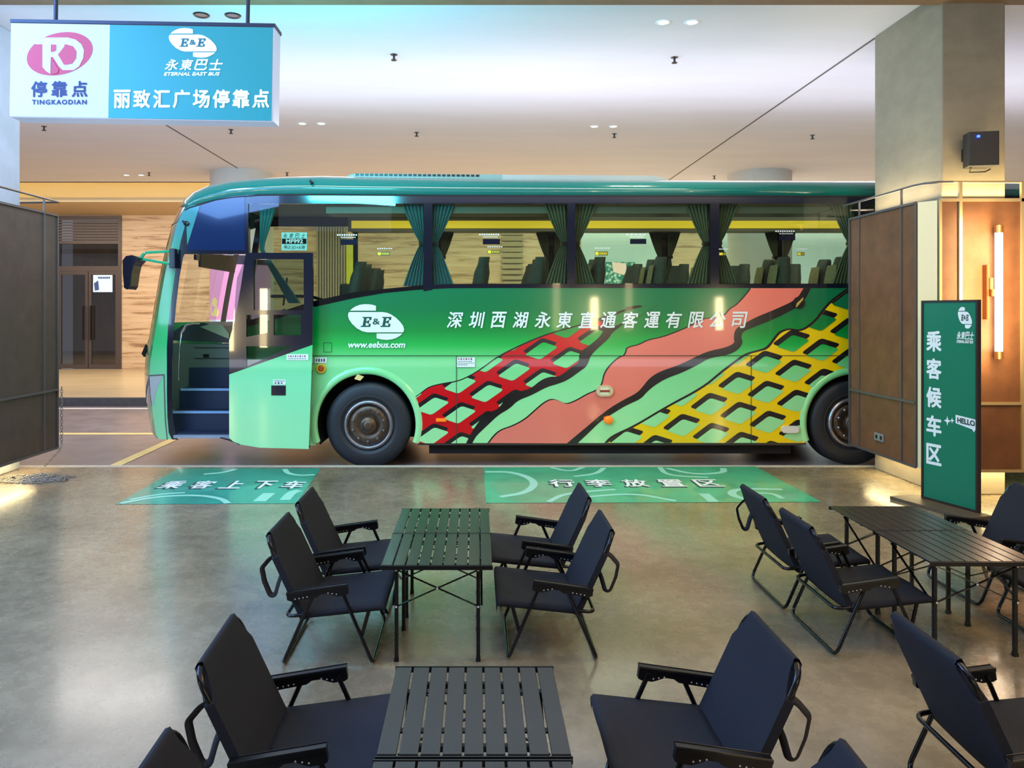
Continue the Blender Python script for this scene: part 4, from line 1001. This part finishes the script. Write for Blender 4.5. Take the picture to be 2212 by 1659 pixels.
# seams
dl = D0 + 4*DD
k = MB(); k.poly(BPs([(675, 767.6), (UEND, 767.6), (UEND, 769), (675, 769)], dl))
for u in (986, 1622): k.poly(BPs([(u - .7, 769), (u + .7, 769), (u + .7, 957), (u - .7, 957)], dl))
for a_ in ((699, 740, 717, 741), (699, 760, 717, 761), (699, 740, 700, 761), (716, 740, 717, 761)): k.poly(BPs([(a_[0], a_[1]), (a_[2], a_[1]), (a_[2], a_[3]), (a_[0], a_[3])], .003))
obj('panel_seams', k, mat('seam_dark_green', (20, 50, 36), .6), side)
# small fittings
em = obj('emergency_button', MB().lathe([(.058, .0), (.058, -.02), (.042, -.028), (.04, -.02), (.03, -.02)], BP(694, 796), 'Y', 28), mat('button_yellow', (215, 175, 20), .35), bus)
obj('button_centre', MB().lathe([(.034, -.01), (.034, -.026), (.018, -.03), (.0, -.022)], BP(694, 796), 'Y', 20), mat('button_orange', (170, 70, 20), .35), em)
s_ = sticker('body_sticker', (680, 772, 706, 784), YB - .012, M_sticker, bus); marks((682, 775, 704, 781), 4, M_inkgrey, s_, YB - .0135)
s_ = sticker('body_sticker', (987, 772, 1026, 784), YB - .016, M_sticker, bus); marks((989, 774, 1022, 777), 6, ink_r, s_, YB - .0175); marks((989, 780, 1020, 781.5), 12, ink_r, s_, YB - .0175)
s_ = sticker('body_sticker', (987, 785, 1026, 793), YB - .016, M_sticker, bus); marks((989, 787, 1010, 788.5), 8, M_inkgrey, s_, YB - .0175)
amb = mat('marker_amber', (235, 120, 20), .25, emit=.35)
obj('marker_lamp', MB().box((BX(942), YB - .028, BZ(910.5)), (BX(964), YB, BZ(903.5))), amb, bus, bevel=.004)
obj('marker_lamp', MB().lathe([(.05, 0), (.048, -.03), (.03, -.045), (0, -.045)], BP(1314, 907), 'Y', 20).box((BX(1304), YB - .03, BZ(911)), (BX(1314), YB - .005, BZ(900))), amb, bus)
def oval_pts(u0, v0, u1, v1, n=10):
    r_ = (v1 - v0)/2; cv = (v0 + v1)/2
    return [(u1 - r_ + r_*sin(pi*i/n), cv - r_*cos(pi*i/n)) for i in range(n + 1)] + [(u0 + r_ - r_*sin(pi*i/n), cv + r_*cos(pi*i/n)) for i in range(n + 1)]
hc = obj('hatch_handle', MB().poly(BPs(oval_pts(1287, 832, 1324, 856), .03), (0, .03, 0)), mat('handle_cream', (205, 190, 150), .3, metal=.3), bus, bevel=.004)
obj('handle_recess', MB().poly(BPs([(1296, 836), (1314, 836), (1314, 852), (1296, 852)], .032)), mat('handle_cream2', (222, 212, 176), .3), hc)
obj('handle_bar', MB().poly(BPs([(1295, 842), (1316, 842), (1316, 846.5), (1295, 846.5)], .035), (0, .004, 0)), mat('handle_red', (140, 50, 30), .4), hc)
lampb = obj('side_lamp', MB().poly(BPs([(1687, 922), (1692, 919.5), (1718, 919.5), (1723, 922), (1723, 932), (1719, 934.5), (1691, 934.5), (1687, 931)], .035), (0, .03, 0)), mat('lamp_chrome', (222, 216, 205), .25, metal=.1), bus, bevel=.006)
k = MB(); k.disc(BP(1725, 654, D0 + 4.5*DD), .07); fc = obj('fuel_cap', k, M_lb, side)
k = MB()
for q in range(4): k.poly(BPs([(1718 + q*4, 664 - q*5), (1720 + q*4, 655 - q*4), (1724 + q*3.4, 652 - q*3), (1722 + q*3.6, 662 - q*4)], D0 + 5*DD + .001))
obj('cap_mark', k, mat('cap_gold', (200, 170, 80), .3), fc)
# route board and glass stickers
Yg = YB - .012
rbd = sticker('route_board', (608, 502, 663, 541), YB + .05, mat('board_aqua', (175, 225, 232), .4, emit=.15), bus)
obj('plate_dark', MB().poly([P(609, 527, YB+.048), P(662, 527, YB+.048), P(662, 515.5, YB+.048), P(609, 515.5, YB+.048)]), M_navy, rbd)
k = MB(); oo = P(618, 525, YB + .045); text(k, 'MF992', oo, P(654, 525, YB+.045) - oo, ez*.044, bold=.0028); obj('number_white', k, M_white, rbd)
k = MB(); oo = P(611, 514, YB + .045); text_cells(k, '永東巴士', oo, P(660, 514, YB+.045) - oo, ez*.054, .2, shear=.25)
oo = P(613, 539, YB + .045); text(k, '粤Z·JD16港', oo, P(659, 539, YB+.045) - oo, ez*.05)
obj('board_lettering', k, mat('board_ink', (30, 70, 80), .5), rbd)
M_gtext = mat('glass_print_white', (215, 222, 220), .5, emit=.1)
for (u0, v0, u1, v1) in ((736, 517, 773, 529), (1043, 516, 1080, 528), (1361, 516, 1396, 527), (1683, 509, 1718, 519)):
    s_ = sticker('glass_label', (u0, v0, u1, v1), Yg, M_navy, bus); marks((u0 - 8, v0 - 11, u1, v0 - 8), 9, M_gtext, s_, Yg); marks((u0, v0 - 5, u1 - 4, v0 - 3.5), 14, M_gtext, s_, Yg)
M_yst = mat('label_olive', (70, 66, 24), .5); M_yy = mat('label_yellow', (225, 205, 40), .5)
for (u0, v0, u1, v1) in ((815, 544, 843, 552), (1053, 540, 1081, 548), (1285, 543, 1313, 552), (1553, 545, 1568, 552), (1722, 545, 1738, 552)):
    s_ = sticker('warning_label', (u0, v0, u1, v1), Yg, M_yst, bus)
    obj('warning_mark', MB().poly([P(u0 + 1, v1 - 1, Yg - .001), P(u0 + 8, v1 - 1, Yg - .001), P(u0 + 8, v0 + 1, Yg - .001), P(u0 + 1, v0 + 1, Yg - .001)]), M_yy, s_)
    marks((u0 + 10, v0 + 2, u1 - 1, v1 - 2), 6, M_yy, s_, Yg - .001); marks((u0, v0 - 8, u1 + 6, v0 - 6), 7, M_gtext, s_, Yg)


# ------------------------------------------------------------------ folding chairs
def bez(p, q, r, n=6): return [p*((1-t)**2) + q*(2*t*(1-t)) + r*(t*t) for t in [i/n for i in range(n + 1)]]
def rounded_path(pts, rad=.05):
    pts = [Vector(p) for p in pts]; out = [pts[0]]
    for i in range(1, len(pts) - 1):
        a_, b_, c_ = pts[i-1], pts[i], pts[i+1]
        ra = min(rad, (a_ - b_).length*.48); rc = min(rad, (c_ - b_).length*.48)
        out += bez(b_ + (a_ - b_).normalized()*ra, b_, b_ + (c_ - b_).normalized()*rc)
    out.append(pts[-1]); return out
def make_chair(label, strap, tagged=False):
    t = thing('folding_chair', label, 'chair', (0, 0, 0))
    r = .0095
    obj('rear_leg_frame', MB().tube(rounded_path([(-.07, -.272, .365), (-.225, -.278, .012), (-.225, .278, .012), (-.07, .272, .365)], .045), r, 10), M_tube, t)
    obj('front_leg_frame', MB().tube(rounded_path([(.06, -.262, .38), (.22, -.272, .012), (.22, .272, .012), (.06, .262, .38)], .045), r, 10), M_tube, t)
    obj('seat_frame', MB().tube(rounded_path([(.0, -.25, .262), (-.215, -.25, .236), (-.215, .25, .236), (.0, .25, .262)], .05), r, 10).tube([(.0, -.25, .262), (.262, -.25, .288)], r, 10).tube([(.0, .25, .262), (.262, .25, .288)], r, 10).tube([(.262, -.255, .288), (.262, .255, .288)], r, 10), M_tube, t)
    bx = lambda z: -.125 - (z - .22)*.465
    bf = MB().tube(rounded_path([(bx(.22), -.24, .22), (bx(.628), -.24, .628), (bx(.628), .24, .628), (bx(.22), .24, .22)], .075), .011, 12)
    obj('back_frame', bf, M_tube, t)
    # front lower links
    lk = MB()
    for s in (-1, 1): lk.bar((.20, s*.255, .275), (.165, s*.265, .15), .008, .018); 
    obj('leg_link', lk, M_tube, t)
    # seat: sagging cloth, wrapped over the front bar
    rows = []
    for i in range(15):
        f = i/14; x_ = -.135 + .405*f
        rows.append([Vector((x_, -.262 + .524*j/12, .246 + (x_ + .135)*.105 + .012 - .022*sin(pi*j/12)*sin(pi*min(1, f*1.02)) + (.006*sin(f*9 + j) if 0 < j < 12 else 0)*.4)) for j in range(13)])
    rows.append([v_ + Vector((.010, 0, -.012)) for v_ in rows[-1]]); rows.append([v_ + Vector((-.004, 0, -.022)) for v_ in rows[-1]])
    top_ = [[v_.copy() for v_ in r_] for r_ in rows]
    for r_ in top_:      # hems turned down at both sides
        r_.insert(0, r_[0] + Vector((0, .0, -.026))); r_.append(r_[-1] + Vector((0, 0, -.026)))
    obj('seat', MB().grid(top_), M_fab, t, solid=.005)
    # back cloth: sleeve round the frame with cut corners
    def sheet(off):
        out = []
        zs_ = [.225, .26, .33, .40, .47, .53, .555, .58, .605, .628]
        for z_ in zs_:
            hw = .252 if z_ < .54 else (.252 - (.555 - .54)*0 if z_ < .55 else .236 - (z_ - .55)*.62 if z_ < .60 else .205 - (z_ - .60)*.2)
            out.append((z_, hw))
        return out
    front = []; n_ = 10
    prof_ = sheet(0)
    def row(z_, hw, o_): return [Vector((bx(z_) + o_ - .009*sin(pi*j/n_)*max(0, min(1, (.60 - z_)/.08)), -hw + 2*hw*j/n_, z_ + o_*.4)) for j in range(n_ + 1)]
    rows = [row(z_, hw, .0145) for z_, hw in prof_] + [[v_ + Vector((0, 0, .013)) for v_ in row(.628, .199, .007)]] + [[v_ + Vector((0, 0, .013)) for v_ in row(.628, .199, -.007)]] + [row(z_, hw, -.015) for z_, hw in reversed(prof_)]
    rows.append(rows[0])
    k = MB().grid(rows); m_ = len(prof_)
    # close the sides
    tot = len(rows)
    for j in (0, n_):
        a_ = [rows[i][j] for i in range(m_)]; b_ = [rows[tot - 2 - i][j] for i in range(m_)]
        k.grid([a_, b_], False)
    obj('backrest', k, M_fab, t)
    for s in (-1, 1):
        k = MB(); a_ = Vector((-.205, s*.272, .360)); b_ = Vector((.095, s*.272, .402))
        d_ = (b_ - a_).normalized()
        k.bar(a_, b_, .036, .012, (0, 0, 1)).bar(a_ + Vector((0, s*.016, .004)), b_ + Vector((0, s*.016, .004)), .003, .010).bar(a_ + Vector((0, -s*.016, .004)), b_ + Vector((0, -s*.016, .004)), .003, .010)
        ar = obj('armrest', k, M_black, t, bevel=.0015)
        u_ = Vector((-d_.z, 0, d_.x)); L_ = (b_ - a_).length
        prof2 = [(.0, -.006), (L_, -.006), (L_, -.040), (L_ - .012, -.046), (L_ - .055, -.046), (L_ - .075, -.038), (L_ - .10, -.025), (L_ - .135, -.025), (L_ - .155, -.036), (.02, -.040), (0, -.030)]
        k = MB().poly([a_ + d_*p_ + u_*q_ + Vector((0, -.012*1, 0)) for p_, q_ in prof2], (0, .024, 0))
        br = obj('armrest_bracket', k, M_black, ar)
        k = MB()
        for (p_, q_) in ((.04, -.030), (.06, -.029), (.08, -.028), (.10, -.027), (.205, -.022), (.225, -.028), (.245, -.034)):
            for sy in (-1, 1): k.disc(a_ + d_*p_ + u_*q_ + Vector((0, sy*.0128, 0)), .0032, (0, -sy, 0), 10)
        obj('bracket_holes', k, M_dot, ar)
    if strap:
        sd = strap; y_ = sd*.238
        pts = [(-.275, .535), (-.30, .52), (-.338, .475), (-.325, .41), (-.298, .345), (-.285, .338), (-.27, .345), (-.252, .41), (-.236, .45)]
        pts = [Vector((x_, y_, z_)) for x_, z_ in pts]
        pp = rounded_path(pts, .012); nr = []
        for i_, p_ in enumerate(pp):
            d_ = (pp[min(i_ + 1, len(pp) - 1)] - pp[max(i_ - 1, 0)]).normalized(); nr.append(Vector((-d_.z, 0, d_.x))*.010 + Vector((0, .009, 0)))
        k = MB().grid([[p_ + n_2*w_ for p_, n_2 in zip(pp, nr)] for w_ in (-1, 1)])
        obj('carry_strap', k, M_web, t, solid=.002)
    if tagged:
        obj('paper_tag', MB().poly([(-.02, -.24, .235), (.06, -.24, .238), (.058, -.243, .185), (-.018, -.243, .182)]), mat('tag_paper', (205, 160, 120), .6), t, label='small pale paper tag under the seat')
    return t
cA = make_chair('', -1); cD = make_chair('', 1, True); cC = make_chair('', 0, True); cB = make_chair('', 0)
GR = 'black folding armchairs round the slatted tables'
def place(src, first, x, y, rz, label):
    o = src if first else dup(src, (x, y, 0), R(rz), label)
    o.location = (x, y, 0); o.rotation_euler = (0, 0, R(rz)); o['label'] = label; o['group'] = GR
place(cA, 1, -.735, 4.12, 0, 'black folding chair left of the middle table, nearer one, carry strap hanging behind')
place(cB, 1, -.735, 4.745, 0, 'black folding chair left of the middle table, farther one')
place(cD, 1, .378, 4.175, 180, 'black folding chair right of the middle table, nearer one, strap and paper tag')
place(cC, 1, .358, 4.86, 181, 'black folding chair right of the middle table, farther one, nearest the green floor graphic')
place(cA, 0, -.575, 2.68, 3, 'large black folding chair left of the nearest table, strap hanging behind its back')
place(cD, 0, .712, 2.69, 180, 'large black folding chair right of the nearest table, strap hanging at its right')
place(cB, 0, -.505, 1.89, 2, 'black folding chair at the bottom left edge, only its backrest top showing')
place(cB, 0, .63, 1.835, 178, 'black folding chair at the bottom edge right of the centre, only its backrest top showing')
cI = dup(cA, (0, 0, 0), 0, '')
for c in cI.children:
    if c.name.startswith('carry_strap'): c.location = (0, .47, 0); 
cI.location = (2.03, 4.83, 0); cI['label'] = 'black folding chair left of the right table, farther one, strap at its far corner'; cI['group'] = GR
place(cB, 0, 2.045, 4.22, 0, 'black folding chair left of the right table, nearer one, seen from behind')
place(cB, 0, 1.86, 2.68, -1, 'black folding chair at the lower right, seen from behind, nearest on that side')
place(cB, 0, 3.20, 4.88, 180, 'black folding chair beyond the right table, next to the standing sign, facing left')
place(cB, 0, 3.22, 4.22, 180, 'black folding chair at the right edge, mostly hidden behind the right table, facing left')

# ------------------------------------------------------------------ slatted tables
def make_table(label):
    t = thing('slatted_table', label, 'table', (0, 0, 0))
    W2, D2, zt_ = .277, .274, .508
    k = MB(); n = 9; pw = 2*W2/n
    for i in range(n): k.box((-W2 + i*pw + .0035, -D2 + .006, zt_ - .010), (-W2 + (i + 1)*pw - .0035, D2 - .006, zt_))
    top = obj('tabletop', k, M_slat, t, bevel=.002)
    k = MB()
    for s in (-1, 1): k.box((-W2, s*D2 - (.006 if s < 0 else 0), zt_ - .022), (W2, s*D2 + (0 if s < 0 else .006), zt_ - .001))
    for y_ in (-.12, .12): k.box((-W2 + .01, y_ - .012, zt_ - .016), (W2 - .01, y_ + .012, zt_ - .0105))
    obj('end_rail', k, M_slat2, t)
    k = MB(); lx, ly = .205, .19
    for s in (-1, 1): k.box((-lx - .01, s*ly - .009, zt_ - .034), (lx + .01, s*ly + .009, zt_ - .017)).box((s*lx - .009, -ly, zt_ - .034), (s*lx + .009, ly, zt_ - .017))
    obj('support_frame', k, M_slat2, t)
    for sx_ in (-1, 1):
        for sy_ in (-1, 1):
            lg = obj('leg', MB().box((sx_*lx - .0095, sy_*ly - .0095, .012), (sx_*lx + .0095, sy_*ly + .0095, zt_ - .03)), M_slat2, t, bevel=.002)
            obj('foot_cap', MB().box((sx_*lx - .0115, sy_*ly - .0115, 0), (sx_*lx + .0115, sy_*ly + .0115, .02)), M_black, lg)
    for s in (-1, 1):
        a_, b_ = zt_ - .045, .28
        obj('cross_brace', MB().bar((-lx, s*(ly + .012), a_), (lx, s*(ly + .012), b_), .005, .011, (0, 1, 0)).bar((lx, s*(ly + .017), a_), (-lx, s*(ly + .017), b_), .005, .011, (0, 1, 0)), M_tube, t)
        obj('cross_brace', MB().bar((s*(lx + .012), -ly, a_), (s*(lx + .012), ly, b_), .005, .011, (1, 0, 0)).bar((s*(lx + .017), ly, a_), (s*(lx + .017), -ly, b_), .005, .011, (1, 0, 0)), M_tube, t)
    k = MB()
    for s in (-1, 1):
        for (x_, z_) in ((-lx, zt_ - .045), (lx, zt_ - .045), (-lx, .28), (lx, .28), (0, .372)): k.disc((x_, s*(ly + .023), z_), .006, (0, s, 0), 12)
    obj('rivets', k, M_dot, t)
    return t
TG = 'low black slatted folding tables'
tb = make_table('nearer of the two joined dark tables in the middle, green sheen on its slats'); tb['group'] = TG
tb.location = (-.198, 4.095, 0)
for x, y, l_ in ((-.198, 4.655, 'farther of the two joined dark tables in the middle of the floor'), (-.008, 2.455, 'large dark slatted table at the bottom centre, seen whole'), (-.012, 1.885, 'dark slatted table cut by the bottom edge of the picture'),
                 (2.535, 4.15, 'nearer of the two joined slatted tables at right, warm sheen'), (2.535, 4.71, 'farther of the two joined slatted tables at right, before the standing sign')):
    q = dup(tb, (x, y, 0), 0, l_)


# ------------------------------------------------------------------ light
pass
w = bpy.data.worlds.new('world'); SC.world = w; w.use_nodes = True
w.node_tree.nodes['Background'].inputs[0].default_value = (.70, .78, 1, 1); w.node_tree.nodes['Background'].inputs[1].default_value = .28
def area(loc, rot, sx, sy, e, col):
    l = bpy.data.lights.new('area', 'AREA'); l.shape = 'RECTANGLE'; l.size = sx; l.size_y = sy; l.energy = e; l.color = col
    o_ = bpy.data.objects.new('area_lamp', l); C.objects.link(o_); o_.location = loc; o_.rotation_euler = rot; return o_
area((0, 3.6, 4.7), (0, 0, 0), 12, 3.5, 40, (1, .88, .74))                     # unseen fill lamp added over the seats
area((0, 6.9, 4.66), (R(35), 0, 0), 6.5, .5, 120, (1, .93, .86))                   # lamp added under the beam to light the coach side
area((-4.6, 2.6, 4.2), (R(0), R(-12), 0), 2.8, 5, 430, (.20, .44, 1))            # unseen lamp added for the blue cast on the left floor
area((-7.5, 3.0, 3.0), (R(90), 0, R(-35)), 3, 3, 330, (.42, .68, 1))            # out-of-view cool lamp, added for the left column
area((4.2, 2.8, 4.5), (0, 0, 0), 2.4, 3, 150, (1, .66, .22))                        # added warm lamp without a fitting, tints the right floor
area((0, -1.4, .5), (R(180), 0, 0), 14, 3, 600, (.80, .84, 1))                    # unseen uplight added to brighten the ceiling
area((1, 10.3, 3.75), (R(180), 0, 0), 22, 2.4, 190, (.94, .90, 1))                 # uplight added over the coach roof for the ceiling there
area((-1.95, 5.9, 3.6), (Vector((-.4, 8.9, 4.84)) - Vector((-1.95, 5.9, 3.6))).to_track_quat('-Z', 'Y').to_euler(), 1.4, .3, 130, (.08, .80, 1))   # teal spill of the light box on the ceiling
area((-6, 19, 4.4), (R(15), 0, 0), 16, 1, 560, (1, .88, .72))  # lamp added to light the far wall, no fitting drawn
area((7, 19, 4.4), (R(15), 0, 0), 12, 1, 620, (1, .95, .86))  # same added fill for the right half of the far wall
area((0, 13.2, 4.75), (0, 0, 0), 20, 1.2, 520, (1, .94, .92))
for x_, z_, h_, e_ in ((3.25, 1.72, .9, 34), (6.7, 1.72, .9, 34), (2.2, 1.9, 1.3, 7), (4.2, 1.9, 1.3, 7), (-6.7, 1.3, 1.2, 26), (-5.8, 1.6, 1.6, 18)):   # tube lamps on the wall behind the viewer
    area((x_, -3.4, z_), (R(90), 0, 0), .2, h_, e_, (1, .78, .42))
struct('wall_front', MB().box((-16, -4, 0), (16, -3.8, CZ)), mat('rear_wall_brown', (74, 58, 48), .6))
area((4.72, 6.95, 1.95), (R(90), 0, 0), .12, 1.4, 26, (1, .74, .36))                 # tube lamp glow on its board
area((4.9, 7.38, 2.86), (R(180), 0, 0), 1.0, .12, 9, (1, .78, .38))                # warm strip on top of the boards, up the column
area((4.32, 8.1, 2.86), (R(180), 0, 0), .12, 1.2, 8, (1, .85, .55))
area((4.32, 8.0, .25), (0, 0, 0), .12, 1.2, 7, (1, .78, .38)); area((4.9, 7.37, .25), (0, 0, 0), 1.1, .12, 9, (1, .78, .38))
area((-4.95, 7.9, .22), (0, 0, 0), .2, 1.4, 9, (1, .80, .40))
area((-3.7, 6.6, 4.5), (Vector((-5.1, 8.1, 2.6)) - Vector((-3.7, 6.6, 4.5))).to_track_quat('-Z', 'Y').to_euler(), .6, .6, 60, (.50, .68, 1))   # extra unseen lamp added to make the left column bluish
for x_ in (-.6, 1.6, 3.8, 6.0): area((x_, 10.2, 3.1), (0, 0, 0), 1.6, .5, 16, (1, .93, .66))   # fill lamps added to brighten the coach interior
SC.view_settings.view_transform = 'Standard'; SC.view_settings.look = 'None'; SC.view_settings.exposure = .1
